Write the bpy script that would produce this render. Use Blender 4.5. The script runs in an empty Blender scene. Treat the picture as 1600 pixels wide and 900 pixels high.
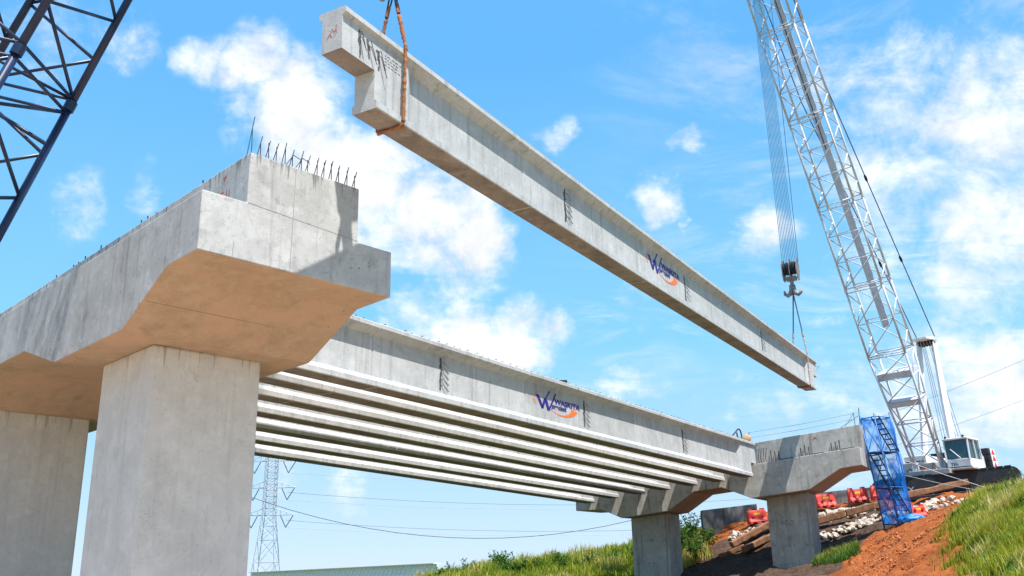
import bpy, math, random
import numpy as np
from mathutils import Vector, Matrix

random.seed(7); rng = np.random.default_rng(7)
R = math.radians
scene = bpy.context.scene
col = scene.collection

# ------------------------------------------------------------------ camera
cd = bpy.data.cameras.new('camera'); cam = bpy.data.objects.new('camera', cd); col.objects.link(cam)
cd.sensor_width = 36.0; cd.lens = 32.295; cd.clip_start = 0.1; cd.clip_end = 20000
PITCH, ROLL = 0.30614, -0.021184
fw = Vector((0, math.cos(PITCH), math.sin(PITCH))); up0 = Vector((0, -math.sin(PITCH), math.cos(PITCH))); r0 = Vector((1, 0, 0))
rr = r0 * math.cos(ROLL) + up0 * math.sin(ROLL); uu = -r0 * math.sin(ROLL) + up0 * math.cos(ROLL)
cam.matrix_world = Matrix(((rr.x, uu.x, -fw.x, 0), (rr.y, uu.y, -fw.y, 0), (rr.z, uu.z, -fw.z, 1.6), (0, 0, 0, 1)))
scene.camera = cam

# ------------------------------------------------------------------ sky, sun, exposure
SUN_AZ, SUN_EL = R(144), R(66)          # compass azimuth from +Y towards +X
world = bpy.data.worlds.new('World'); scene.world = world; world.use_nodes = True
CLOUDS = [(-0.439, 0.744, 0.503, 0.102, 0.36), (-0.369, 0.778, 0.509, 0.044, 0.52), (-0.298, 0.813, 0.5, 0.032, 0.82), (-0.257, 0.827, 0.5, 0.054, 0.93), (-0.226, 0.856, 0.464, 0.074, 1.03), (-0.187, 0.885, 0.426, 0.067, 1.03), (-0.142, 0.907, 0.398, 0.083, 1.03), (-0.095, 0.925, 0.367, 0.084, 1.03), (-0.037, 0.939, 0.341, 0.062, 0.93), (-0.069, 0.944, 0.322, 0.062, 0.82), (-0.43, 0.827, 0.363, 0.044, 0.46), (-0.359, 0.85, 0.385, 0.032, 0.52), (-0.111, 0.957, 0.269, 0.061, 0.82), (-0.057, 0.965, 0.255, 0.069, 1.03), (-0.001, 0.969, 0.248, 0.062, 1.03), (0.037, 0.968, 0.247, 0.039, 0.93), (0.159, 0.912, 0.378, 0.038, 0.93), (0.192, 0.882, 0.429, 0.026, 0.71), (0.194, 0.916, 0.352, 0.014, 0.82), (0.045, 0.892, 0.45, 0.031, 0.62), (0.343, 0.81, 0.476, 0.078, 0.52), (0.414, 0.792, 0.449, 0.104, 0.66), (0.466, 0.79, 0.399, 0.123, 0.85), (0.396, 0.833, 0.387, 0.106, 0.71), (0.463, 0.823, 0.327, 0.103, 0.85), (0.386, 0.859, 0.337, 0.093, 0.66), (0.263, 0.902, 0.343, 0.047, 0.82), (0.443, 0.856, 0.267, 0.084, 0.75), (0.473, 0.865, 0.167, 0.082, 0.85), (0.409, 0.896, 0.175, 0.141, 0.57), (0.251, 0.954, 0.163, 0.08, 0.57), (0.134, 0.975, 0.179, 0.048, 0.62), (0.131, 0.949, 0.286, 0.035, 0.41), (-0.179, 0.98, 0.092, 0.04, 0.52), (-0.255, 0.962, 0.095, 0.046, 0.52), (0.326, 0.925, 0.196, 0.066, 0.38)]

class NT:
    def __init__(s, tree): s.t = tree
    def n(s, typ, **kw):
        nd = s.t.nodes.new(typ)
        for k, v in kw.items():
            if k == 'ins':
                for i, val in v.items():
                    if isinstance(val, bpy.types.NodeSocket): s.t.links.new(val, nd.inputs[i])
                    else: nd.inputs[i].default_value = val
            else: setattr(nd, k, v)
        return nd
    def math(s, op, a, b=None, c=None, clamp=False):
        ins = {0: a}
        if b is not None: ins[1] = b
        if c is not None: ins[2] = c
        return s.n('ShaderNodeMath', operation=op, use_clamp=clamp, ins=ins).outputs[0]
    def vmath(s, op, a, b=None):
        ins = {0: a}
        if b is not None: ins[1] = b
        nd = s.n('ShaderNodeVectorMath', operation=op, ins=ins)
        return nd.outputs['Value'] if op in ('DISTANCE', 'LENGTH', 'DOT_PRODUCT') else nd.outputs[0]
    def noise(s, vec, scale, detail=4, rough=.55, dist=0):
        return s.n('ShaderNodeTexNoise', ins={'Vector': vec, 'Scale': scale, 'Detail': detail, 'Roughness': rough, 'Distortion': dist}).outputs[0]
    def ramp(s, v, lo, hi, a=0.0, b=1.0, smooth=True):
        return s.n('ShaderNodeMapRange', interpolation_type='SMOOTHSTEP' if smooth else 'LINEAR', clamp=True, ins={0: v, 1: lo, 2: hi, 3: a, 4: b}).outputs[0]
    def mix(s, f, a, b, blend='MIX'):
        nd = s.n('ShaderNodeMix', data_type='RGBA', blend_type=blend)
        for i, v in ((0, f), (6, a), (7, b)):
            if isinstance(v, bpy.types.NodeSocket): s.t.links.new(v, nd.inputs[i])
            else: nd.inputs[i].default_value = v if i == 0 else (tuple(v) + (1,) if len(v) == 3 else v)
        return nd.outputs[2]

def build_sky():
    t = world.node_tree; t.nodes.clear(); N = NT(t)
    sky = N.n('ShaderNodeTexSky', sky_type='NISHITA', sun_disc=False, sun_elevation=SUN_EL, sun_rotation=SUN_AZ,
              altitude=0, air_density=1.0, dust_density=0.05, ozone_density=4.0)
    d = N.n('ShaderNodeTexCoord').outputs['Generated']
    sep = N.n('ShaderNodeSeparateXYZ', ins={0: d}); z = N.math('MAXIMUM', sep.outputs[2], 0.0)
    den = N.math('ADD', z, 0.22)
    pl = N.n('ShaderNodeCombineXYZ', ins={0: N.math('DIVIDE', sep.outputs[0], den), 1: N.math('DIVIDE', sep.outputs[1], den), 2: 0.0}).outputs[0]
    warp = N.n('ShaderNodeTexNoise', ins={'Vector': d, 'Scale': 9.0, 'Detail': 4.0, 'Roughness': .6})
    dw = N.vmath('ADD', d, N.vmath('MULTIPLY', N.vmath('SUBTRACT', warp.outputs['Color'], (.5, .5, .5)), (.10, .10, .10)))
    acc = None
    for (x, y, zz, r, w) in CLOUDS:
        dist = N.vmath('DISTANCE', dw, (x, y, zz))
        g = N.ramp(dist, r * 1.35, r * 0.15, 0.0, w)
        acc = g if acc is None else N.math('MAXIMUM', acc, g)
    n1 = N.noise(d, 14.0, 8, .62, .3)
    n2 = N.noise(N.vmath('MULTIPLY', pl, (1.0, 1.7, 1.0)), 4.2, 9, .68, .5)
    # clouds of the same kind elsewhere in the sky
    elsewhere = N.math('MULTIPLY', N.ramp(N.noise(pl, 1.1, 3, .5), .53, .68), N.ramp(sep.outputs[1], .62, .35))
    acc = N.math('MAXIMUM', acc, elsewhere)
    n3 = N.noise(d, 46.0, 6, .65, .2)
    toward = N.noise(N.vmath('ADD', d, (.012, -.006, .026)), 14.0, 8, .62, .3)
    fine = N.math('ADD', N.math('ADD', N.math('MULTIPLY', n1, .50), N.math('MULTIPLY', n2, .34)), N.math('MULTIPLY', n3, .16))
    m = N.ramp(N.math('ADD', N.math('MULTIPLY', acc, .62), N.math('MULTIPLY', N.math('SUBTRACT', fine, .5), 1.9)), .13, .70)
    m = N.math('MULTIPLY', m, N.ramp(acc, .02, .34))
    veil = N.math('MULTIPLY', N.ramp(N.noise(N.vmath('MULTIPLY', pl, (.8, 1.6, 1.0)), 3.1, 9, .66, .8), .46, .72, 0, .55), N.ramp(N.math('ADD', N.noise(pl, .7, 3, .5), N.math('MULTIPLY', sep.outputs[0], .55)), .52, .74))
    m = N.math('MAXIMUM', N.math('POWER', m, 1.1), veil)
    # blue of the sky
    skyc = N.n('ShaderNodeHueSaturation', ins={'Hue': .502, 'Saturation': 1.12, 'Value': 1.0, 'Fac': 1.0, 'Color': sky.outputs[0]}).outputs[0]
    skyc = N.mix(1.0, skyc, (.96, 1.30, 1.20), 'MULTIPLY')
    grad = N.mix(N.ramp(z, .0, .24, smooth=False), (2.4, 2.85, 3.75), (1.08, 2.6, 3.8))      # pale tropical haze towards the horizon
    grad = N.mix(N.ramp(z, .22, .52, smooth=False), grad, (.56, 1.88, 3.8))
    skyc = N.mix(N.ramp(z, .55, .85, .94, .0), skyc, grad)
    relief = N.math('SUBTRACT', n1, toward)                      # lobes lit from the sun side
    thick = N.ramp(N.math('ADD', acc, N.math('MULTIPLY', N.math('SUBTRACT', n1, .5), 1.2)), .45, 1.25)
    shade = N.math('ADD', .985, N.math('SUBTRACT', N.math('MULTIPLY', relief, .8), N.math('MULTIPLY', thick, .055)))
    shade = N.math('MINIMUM', N.math('MAXIMUM', shade, .80), 1.08)
    cl = N.n('ShaderNodeVectorMath', operation='SCALE', ins={0: (3.98, 4.08, 4.22), 'Scale': shade}).outputs[0]
    out = N.mix(m, skyc, cl)
    bg = N.n('ShaderNodeBackground', ins={'Color': out, 'Strength': 0.14})
    N.t.links.new(bg.outputs[0], N.n('ShaderNodeOutputWorld').inputs[0])
build_sky()
sd = bpy.data.lights.new('sun', 'SUN'); sun = bpy.data.objects.new('sun', sd); col.objects.link(sun)
sd.energy = 4.4; sd.angle = R(0.55); sd.color = (1.0, 0.965, 0.915)
sv = Vector((math.sin(SUN_AZ) * math.cos(SUN_EL), math.cos(SUN_AZ) * math.cos(SUN_EL), math.sin(SUN_EL)))
sun.rotation_euler = sv.to_track_quat('Z', 'Y').to_euler()
sun.location = (20, -30, 60)
scene.view_settings.view_transform = 'Standard'; scene.view_settings.look = 'None'
scene.view_settings.exposure = 0.96; scene.view_settings.gamma = 1
scene.cycles.use_denoising = True
scene.cycles.max_bounces = 8; scene.cycles.transparent_max_bounces = 12

# ------------------------------------------------------------------ helpers
class MB:
    """collects faces of one mesh, in world (or local) coordinates"""
    def __init__(s): s.v = []; s.f = []; s.mi = []
    def add(s, verts, faces, mi=0):
        o = len(s.v); s.v += [tuple(v) for v in verts]; s.f += [tuple(o + i for i in f) for f in faces]; s.mi += [mi] * len(faces); return s
    def box(s, c, size, M=None, mi=0, taper=1.0):
        hx, hy, hz = size[0] / 2, size[1] / 2, size[2] / 2
        vs = []
        for sz in (-1, 1):
            k = taper if sz > 0 else 1
            for sx, sy in ((-1, -1), (1, -1), (1, 1), (-1, 1)):
                vs.append(Vector((sx * hx * k, sy * hy * k, sz * hz)))
        C = Vector(c)
        vs = [(M @ v if M is not None else v) + C for v in vs]
        return s.add(vs, [(3, 2, 1, 0), (4, 5, 6, 7), (0, 1, 5, 4), (1, 2, 6, 5), (2, 3, 7, 6), (3, 0, 4, 7)], mi)
    def loft(s, sections, cap=True, mi=0, closed=True):
        n = len(sections[0]); vs = [p for sec in sections for p in sec]; fs = []
        for i in range(len(sections) - 1):
            for j in range(n if closed else n - 1):
                a, b = i * n + j, i * n + (j + 1) % n
                fs.append((a, b, b + n, a + n))
        if cap:
            fs.append(tuple(reversed(range(n)))); fs.append(tuple(range((len(sections) - 1) * n, len(sections) * n)))
        return s.add(vs, fs, mi)
    def tube(s, pts, r, n=6, mi=0, cap=True):
        pts = [Vector(p) for p in pts]; secs = []; rs = r if isinstance(r, (list, tuple)) else [r] * len(pts)
        prev = None
        for i, p in enumerate(pts):
            t = (pts[min(i + 1, len(pts) - 1)] - pts[max(i - 1, 0)])
            if t.length < 1e-9: t = Vector((0, 0, 1))
            t.normalize()
            a = prev if prev is not None else (Vector((0, 0, 1)) if abs(t.z) < .9 else Vector((1, 0, 0)))
            x = (a - t * a.dot(t))
            if x.length < 1e-6: x = t.orthogonal()
            x.normalize(); y = t.cross(x); prev = x
            secs.append([p + (x * math.cos(2 * math.pi * k / n) + y * math.sin(2 * math.pi * k / n)) * rs[i] for k in range(n)])
        return s.loft(secs, cap, mi)
    def poly(s, pts, mi=0): return s.add(pts, [tuple(range(len(pts)))], mi)
    def prism(s, poly, fn, d0, d1, mi=0):
        """polygon in 2D extruded from d0 to d1; fn(a,b,d) gives the 3D point"""
        return s.loft([[fn(a, b, d0) for a, b in poly], [fn(a, b, d1) for a, b in poly]], True, mi)
    def mesh(s, name, mats, smooth=False, off=None):
        me = bpy.data.meshes.new(name)
        o = off or Vector((0, 0, 0))
        me.from_pydata([(v[0] - o[0], v[1] - o[1], v[2] - o[2]) for v in s.v], [], s.f)
        for m in (mats if isinstance(mats, (list, tuple)) else [mats]): me.materials.append(m)
        if any(s.mi): me.polygons.foreach_set('material_index', s.mi)
        if smooth: me.polygons.foreach_set('use_smooth', [True] * len(me.polygons))
        me.validate(); me.update()
        import bmesh
        bm = bmesh.new(); bm.from_mesh(me); bmesh.ops.recalc_face_normals(bm, faces=bm.faces); bm.to_mesh(me); bm.free()
        return me

def tag(o, label=None, cat=None, group=None, kind=None):
    if label: o['label'] = label
    if cat: o['category'] = cat
    if group: o['group'] = group
    if kind: o['kind'] = kind
    return o
def link(name, me, parent=None, loc=None):
    o = bpy.data.objects.new(name, me); col.objects.link(o)
    if parent is not None: o.parent = parent
    if loc is not None: o.location = loc
    return o
def empty(name, loc, label, cat, group=None, rot=None):
    o = bpy.data.objects.new(name, None); col.objects.link(o); o.location = loc; o.empty_display_size = .3
    if rot is not None: o.rotation_euler = rot
    return tag(o, label, cat, group)
def part(name, mb, mats, parent, smooth=False, bevel=0, off=None):
    """child mesh given in world coordinates under an unrotated Empty (or in its local ones with off=0)"""
    base = Vector(off) if off is not None else wloc(parent)
    o = link(name, mb.mesh(name, mats, smooth, base), parent)
    if bevel:
        b = o.modifiers.new('bevel', 'BEVEL'); b.width = bevel; b.segments = 2; b.limit_method = 'ANGLE'; b.angle_limit = R(35)
    return o
def wloc(o):
    v = Vector((0, 0, 0))
    while o is not None: v += o.location; o = o.parent
    return v
def single(name, mb, mats, label, cat, group=None, smooth=False, bevel=0, kind=None):
    vs = np.array(mb.v); base = Vector((vs[:, 0].mean(), vs[:, 1].mean(), vs[:, 2].min()))
    o = link(name, mb.mesh(name, mats, smooth, base), None, base)
    if bevel:
        b = o.modifiers.new('bevel', 'BEVEL'); b.width = bevel; b.segments = 2; b.limit_method = 'ANGLE'; b.angle_limit = R(35)
    return tag(o, label, cat, group, kind)

# ------------------------------------------------------------------ materials
def new_mat(name):
    m = bpy.data.materials.new(name); m.use_nodes = True; m.node_tree.nodes.clear(); return m, NT(m.node_tree)
def finish(N, color, rough=.85, bump=None, bstr=.3, bdist=.01, metal=0.0, spec=.4, extra=None):
    ins = {'Base Color': color if isinstance(color, bpy.types.NodeSocket) else tuple(color) + (1,), 'Roughness': rough, 'Metallic': metal, 'Specular IOR Level': spec}
    if extra: ins.update(extra)
    b = N.n('ShaderNodeBsdfPrincipled', ins=ins)
    if bump is not None:
        N.t.links.new(N.n('ShaderNodeBump', ins={'Strength': bstr, 'Distance': bdist, 'Height': bump}).outputs[0], b.inputs['Normal'])
    N.t.links.new(b.outputs[0], N.n('ShaderNodeOutputMaterial').inputs[0]); return b

def concrete(name, base, dark, streak=.5, mott=1.0, form=None, warm=None, streak_axis='z', pits=True, vein=.5, drip=()):
    m, N = new_mat(name)
    tc = N.n('ShaderNodeTexCoord'); oi = N.n('ShaderNodeObjectInfo')
    off = N.n('ShaderNodeCombineXYZ', ins={0: N.math('MULTIPLY', oi.outputs['Random'], 37.0), 1: N.math('MULTIPLY', oi.outputs['Random'], 91.0), 2: 0.0}).outputs[0]
    p = N.vmath('ADD', tc.outputs['Object'], off)
    big = N.noise(p, .55 * mott, 5, .6, .4)
    mid = N.noise(p, 2.6, 6, .62, .3)
    st = N.noise(N.vmath('MULTIPLY', p, (5.5, 5.5, .28)), 1.0, 5, .65, .2)
    st2 = N.noise(N.vmath('MULTIPLY', p, (16, 16, .7)), 1.0, 3, .6)
    fine = N.noise(p, 38.0, 4, .7)
    c = N.mix(N.ramp(big, .32, .68), dark, base)
    c = N.mix(N.ramp(mid, .44, .70, 0, .42), c, tuple(min(1, v * 1.22) for v in base))
    c = N.mix(N.math('MULTIPLY', N.ramp(st, .50, .74), streak), c, tuple(v * .55 for v in dark))
    c = N.mix(N.math('MULTIPLY', N.ramp(st2, .55, .8), streak * .5), c, tuple(min(1, v * 1.25) for v in base))
    c = N.mix(N.ramp(fine, .56, .74, 0, .28), c, tuple(v * .6 for v in dark))
    sm = N.noise(N.vmath('ADD', p, (4, 7, 2)), 2.1, 8, .68, .25)
    c = N.mix(N.ramp(sm, .52, .66, 0, .75 * vein), c, tuple(v * .58 for v in dark))
    c = N.mix(N.ramp(sm, .43, .33, 0, .8 * vein), c, tuple(min(1, v * 1.28) for v in base))
    sc = N.noise(N.vmath('ADD', p, (1, 2, 7)), 9.0, 6, .78, .6)
    c = N.mix(N.ramp(sc, .58, .66, 0, 1.0 * vein), c, tuple(v * .45 for v in dark))
    if warm is not None:
        c = N.mix(N.ramp(N.noise(p, 1.1, 4, .6, .5), .40, .66, .0, 1.0), c, warm)
    oz = N.n('ShaderNodeSeparateXYZ', ins={0: tc.outputs['Object']}).outputs[2]
    for zt, ln_, st_ in drip:
        dd = N.math('SUBTRACT', zt, oz)
        nr = N.ramp(N.noise(N.vmath('MULTIPLY', p, (7.0, 7.0, .15)), 1.0, 5, .75, .1), .46, .72)
        mk = N.math('MULTIPLY', N.ramp(N.math('SUBTRACT', nr, N.math('DIVIDE', dd, ln_)), .0, .35), N.ramp(dd, -.03, .0))
        c = N.mix(N.math('MULTIPLY', mk, st_), c, tuple(v * .38 for v in dark))
    gain = N.n('ShaderNodeMapRange', ins={0: oi.outputs['Random'], 1: 0.0, 2: 1.0, 3: .90, 4: 1.04}).outputs[0]
    c = N.n('ShaderNodeVectorMath', operation='SCALE', ins={0: c, 'Scale': gain}).outputs[0]
    h = N.math('ADD', N.math('MULTIPLY', fine, .5), N.math('MULTIPLY', mid, .8))
    if pits:
        vo = N.n('ShaderNodeTexVoronoi', ins={'Vector': p, 'Scale': 5.0, 'Randomness': 1.0})
        pit = N.ramp(vo.outputs['Distance'], .035, .07)
        c = N.mix(N.math('MULTIPLY', N.math('SUBTRACT', 1.0, pit), .6), c, tuple(v * .35 for v in dark))
        h = N.math('ADD', h, N.math('MULTIPLY', pit, .6))
        vb = N.n('ShaderNodeTexVoronoi', ins={'Vector': N.vmath('ADD', p, (3, 1, 4)), 'Scale': 1.6, 'Randomness': 1.0})
        bh = N.ramp(vb.outputs['Distance'], .022, .034)
        c = N.mix(N.math('MULTIPLY', N.math('SUBTRACT', 1.0, bh), .85), c, tuple(v * .25 for v in dark)); h = N.math('ADD', h, bh)
        # hairline cracks
        cr = N.noise(N.vmath('ADD', p, (9, 3, 5)), 1.6, 7, .65, .8)
        ln = N.ramp(N.math('ABSOLUTE', N.math('SUBTRACT', cr, .5)), .0015, .006)
        c = N.mix(N.math('MULTIPLY', N.math('SUBTRACT', 1.0, ln), .35), c, tuple(v * .5 for v in dark))
    if form:
        br = N.n('ShaderNodeTexBrick', offset=0.0, ins={'Vector': N.n('ShaderNodeCombineXYZ', ins={0: N.n('ShaderNodeSeparateXYZ', ins={0: tc.outputs['Object']}).outputs[form[2]], 1: N.n('ShaderNodeSeparateXYZ', ins={0: tc.outputs['Object']}).outputs[2], 2: 0.0}).outputs[0],
              'Scale': 1.0, 'Mortar Size': .008, 'Mortar Smooth': .2, 'Brick Width': form[0], 'Row Height': form[1], 'Color1': (1, 1, 1, 1), 'Color2': (.93, .93, .93, 1), 'Mortar': (.72, .72, .72, 1)})
        c = N.mix(1.0, c, br.outputs['Color'], 'MULTIPLY')
        h = N.math('SUBTRACT', h, N.math('MULTIPLY', br.outputs['Fac'], .5))
    finish(N, c, .88, h, .45, .02, spec=.25)
    return m

def plain(name, colr, rough=.5, metal=0.0, var=.12, scale=6.0, dirt=None, spec=.45, bstr=.1):
    m, N = new_mat(name); p = N.n('ShaderNodeTexCoord').outputs['Object']
    n1 = N.noise(p, scale, 5, .6, .2)
    c = N.mix(N.ramp(n1, .3, .7), tuple(v * (1 - var) for v in colr), tuple(min(1, v * (1 + var)) for v in colr))
    if dirt is not None:
        n2 = N.noise(p, scale * .45, 6, .68, .5)
        c = N.mix(N.ramp(n2, .5, .72, 0, dirt[3]), c, dirt[:3])
    finish(N, c, rough, n1, bstr, .01, metal, spec); return m

M = {}
M['conc_near'] = concrete('concrete_near', (.535, .53, .52), (.42, .415, .405), .55, 1.0, vein=.6, drip=((9.05, .55, .8),))
M['conc_soffit'] = concrete('concrete_plywood_soffit', (.50, .37, .27), (.43, .305, .215), .0, 1.2, warm=(.54, .365, .265), vein=.45)
M['conc_col'] = concrete('concrete_column', (.60, .585, .56), (.54, .525, .50), .25, 1.1, vein=.18, drip=((6.26, .75, .55),))
M['conc_far'] = concrete('concrete_far', (.46, .44, .405), (.37, .35, .32), 1.0, 1.0, vein=.7)
M['conc_girder'] = concrete('concrete_girder', (.50, .503, .50), (.415, .418, .415), .7, .8, vein=.35)
M['girder_soffit'] = concrete('girder_stained_shaded_soffit', (.29, .25, .228), (.20, .165, .15), .0, 1.6, vein=.7)  # brown form stain, darkened further as painted shade for the girder gaps
M['conc_dark'] = concrete('concrete_rough_pocket', (.10, .10, .10), (.05, .05, .05), .5)
M['soffit_joint'] = concrete('soffit_board_joint', (.33, .23, .15), (.26, .18, .11), .0)
M['conc_joint'] = concrete('concrete_form_joint', (.34, .33, .31), (.26, .25, .24), .4)
M['conc_wall'] = concrete('concrete_weathered_wall', (.17, .175, .17), (.08, .085, .085), .9, 1.0)
M['rebar'] = plain('rebar_steel', (.075, .06, .06), .7, .6, .3, 30)
M['rebar_blue'] = plain('rebar_teal', (.03, .12, .14), .6, .4, .2, 20)
M['black'] = plain('black_rubber', (.02, .02, .022), .6)
M['rust'] = plain('rusty_wrap', (.30, .115, .045), .9, 0, .4, 14, dirt=(.05, .03, .025, .8), bstr=.6)
M['wrap_pale'] = plain('pale_burlap_wrap', (.45, .33, .27), .9, 0, .3, 14, dirt=(.25, .08, .06, .7), bstr=.6)
M['navy'] = plain('navy_paint', (.010, .020, .060), .38, 0, .25, 4, dirt=(.03, .03, .05, .5))
M['boom_white'] = plain('crane_grey_white_paint', (.56, .57, .60), .42, 0, .08, 3, dirt=(.33, .31, .29, .35))
M['crane_white'] = plain('crane_white_paint', (.72, .72, .71), .4, 0, .05, 2.5, dirt=(.42, .38, .33, .45))
M['crane_grey'] = plain('crane_grey_panel', (.36, .35, .34), .5, 0, .12, 3, dirt=(.15, .13, .12, .5))
M['walkway'] = plain('aluminium_walkway', (.46, .49, .58), .5, .0, .1, 4)
M['crane_black'] = plain('crane_black', (.012, .013, .018), .5, 0, .3, 5, dirt=(.08, .06, .045, .5))
M['rope_teal'] = plain('teal_wire_rope', (.08, .24, .38), .5, .2)
M['rope'] = plain('wire_rope', (.045, .085, .15), .55, .3, .2, 3)
M['rope_grey'] = plain('grey_wire_rope', (.32, .33, .34), .5, .3, .2, 3)
M['glass'] = plain('cab_glass', (.02, .055, .065), .06, 0, .2, 2, spec=.8)
M['red'] = plain('red_plastic', (.66, .045, .028), .55, 0, .2, 4, dirt=(.40, .16, .10, .7))
M['yellow'] = plain('yellow_sticker', (.72, .48, .03), .5)
M['red_flat'] = plain('red_paint', (.55, .02, .02), .6)
M['white_flat'] = plain('white_paint', (.78, .78, .78), .6)
M['blue_steel'] = plain('blue_scaffold_paint', (.015, .14, .42), .5, 0, .2, 5)
M['scaf_dark'] = plain('dark_ladder_steel', (.02, .035, .06), .55, .3)
M['wood'] = plain('timber_log', (.22, .105, .05), .9, 0, .35, 5, dirt=(.10, .055, .03, .7), bstr=.6)
M['rock'] = plain('pale_rock', (.45, .385, .315), .9, 0, .35, 3, dirt=(.24, .11, .05, .9), bstr=.5)
M['pylon'] = plain('pylon_steel', (.36, .41, .47), .6, .2)
M['tower'] = plain('galvanised_steel', (.24, .27, .31), .6, .4)
M['insul'] = plain('insulator', (.06, .09, .12), .4)
M['white_rail'] = plain('white_parapet', (.80, .79, .76), .6, 0, .06)
M['bar_grey'] = plain('pale_grey_bar', (.52, .53, .54), .6)
M['logo_blue'] = plain('logo_blue', (.022, .012, .20), .6, 0, .05)
M['logo_orange'] = plain('logo_orange', (.82, .16, .03), .6, 0, .06)
M['spray_red'] = plain('red_spray_paint', (.55, .05, .04), .7)
M['stain'] = plain('dark_grout_stain', (.085, .08, .075), .9, 0, .5, 18, dirt=(.30, .29, .28, .8))
M['ink'] = plain('ink_black', (.03, .03, .035), .8)
M['tarp'] = plain('blue_tarp', (.01, .19, .55), .45, 0, .25, 6)
M['sack'] = plain('tan_sack', (.42, .26, .14), .9)
def net_mat():
    m, N = new_mat('blue_safety_net'); p = N.n('ShaderNodeTexCoord').outputs['Object']
    b = N.n('ShaderNodeBsdfPrincipled', ins={'Base Color': (.005, .27, .85, 1), 'Roughness': .6})
    tl = N.n('ShaderNodeBsdfTranslucent', ins={'Color': (.01, .34, .90, 1)})
    mx = N.n('ShaderNodeMixShader', ins={0: .45}); N.t.links.new(b.outputs[0], mx.inputs[1]); N.t.links.new(tl.outputs[0], mx.inputs[2])
    tr = N.n('ShaderNodeBsdfTransparent')
    cov = N.ramp(N.noise(p, 1.7, 3, .5, .3), .36, .64, .32, .90)
    m2 = N.n('ShaderNodeMixShader'); N.t.links.new(cov, m2.inputs[0]); N.t.links.new(tr.outputs[0], m2.inputs[1]); N.t.links.new(mx.outputs[0], m2.inputs[2])
    N.t.links.new(m2.outputs[0], N.n('ShaderNodeOutputMaterial').inputs[0]); return m
M['net'] = net_mat()
def leaf_mat(name, a, b, dry):
    m, N = new_mat(name)
    at = N.n('ShaderNodeAttribute', attribute_name='tint').outputs['Fac']
    c = N.mix(at, a, b); c = N.mix(N.ramp(at, .80, .97), c, dry)
    pr = N.n('ShaderNodeBsdfPrincipled', ins={'Base Color': c, 'Roughness': .6, 'Specular IOR Level': .3})
    tl = N.n('ShaderNodeBsdfTranslucent', ins={'Color': c})
    mx = N.n('ShaderNodeMixShader', ins={0: .4}); N.t.links.new(pr.outputs[0], mx.inputs[1]); N.t.links.new(tl.outputs[0], mx.inputs[2])
    N.t.links.new(mx.outputs[0], N.n('ShaderNodeOutputMaterial').inputs[0]); return m
M['grass'] = leaf_mat('grass_blades', (.13, .20, .012), (.42, .42, .03), (.58, .46, .18))
M['straw'] = leaf_mat('dry_straw', (.50, .42, .17), (.62, .52, .24), (.66, .56, .30))
M['bush'] = leaf_mat('leafy_weeds', (.045, .115, .015), (.13, .25, .025), (.30, .28, .06))

# ------------------------------------------------------------------ ground
CP = np.array([(0,0,0),(-10,0,0),(10,0,0),(0,15,0),(-10,15,0),(-6,18,0),(0,25,.1),(-15,25,0),(10,14,.5),(7,25,.5),(4,35,.4),(-5,35,.2),
 (12.6,28,1.4),(15.8,35,3.4),(17.2,36.2,3.45),(17.7,34,3.9),(18.1,33,4.2),(14.9,28,2.8),(12.75,24,1.5),(20,40,4.4),(24,38,5.0),(22,30,5.6),(17,26,4.3),(18,18,3.5),
 (16.3,41,3.3),(13.4,38,1.8),(16.6,39,3.5),(12.4,32,1.3),(10,40,1.2),(14.6,36,2.5),
 (13.6,43.8,2.0),(14.6,44.6,2.5),(12.0,43,1.6),(7.6,47,1.0),(9.5,44,1.3),
 (10.6,49,2.7),(13,49.5,3.7),(16,48.5,4.1),(18.7,47,4.4),(16.9,42.5,3.4),(18.3,43,3.8),
 (13,52,4.6),(16.7,51.5,4.9),(18.3,51,5.0),(24,53,5.55),(21.5,51,5.4),(20,56,5.4),(28,55,5.9),(24,60,5.7),(16,60,5),(28,48,6.0),
 (9.8,54,3.9),(8,56,3.1),(8.8,50,2.3),(-4,60,1.9),(-.8,60,2.35),(2,58,2.2),(5.5,56,2.15),(7,53,2.1),(-4,52,.9),(0,50,.9),(4,49,.9),(-8,60,1.2),(-14,60,.5),(-20,50,0),
 (-30,100,.5),(0,100,1.5),(40,100,4),(-60,60,0),(60,60,6),(60,20,4),(-60,0,0),(60,-20,1),(0,-40,0),(-60,-40,0),(60,120,4),(-60,140,0),(0,140,1)], float)
_d = np.linalg.norm(CP[:, None, :2] - CP[None, :, :2], axis=2)
_n = len(CP); _A = np.zeros((_n + 1, _n + 1)); _A[:_n, :_n] = -_d + .15 * -np.eye(_n) * 0; _A[:_n, _n] = 1; _A[_n, :_n] = 1
_w = np.linalg.solve(_A, np.append(CP[:, 2], 0))
from mathutils import noise as mnoise
def base_h(x, y):
    x = np.asarray(x, float); y = np.asarray(y, float)
    d = np.sqrt((x[..., None] - CP[:, 0]) ** 2 + (y[..., None] - CP[:, 1]) ** 2 + .6)
    z = -(d @ _w[:_n]) + _w[_n]
    r = np.hypot(x, y - 40); k = np.clip((r - 110) / 150, 0, 1)
    return z * (1 - k) - 2.0 * k
def xb(y): return np.interp(y, [18, 24, 28, 35, 36.5, 40, 46], [10.6, 12.3, 13.5, 16.35, 17.4, 19.9, 23])
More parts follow.
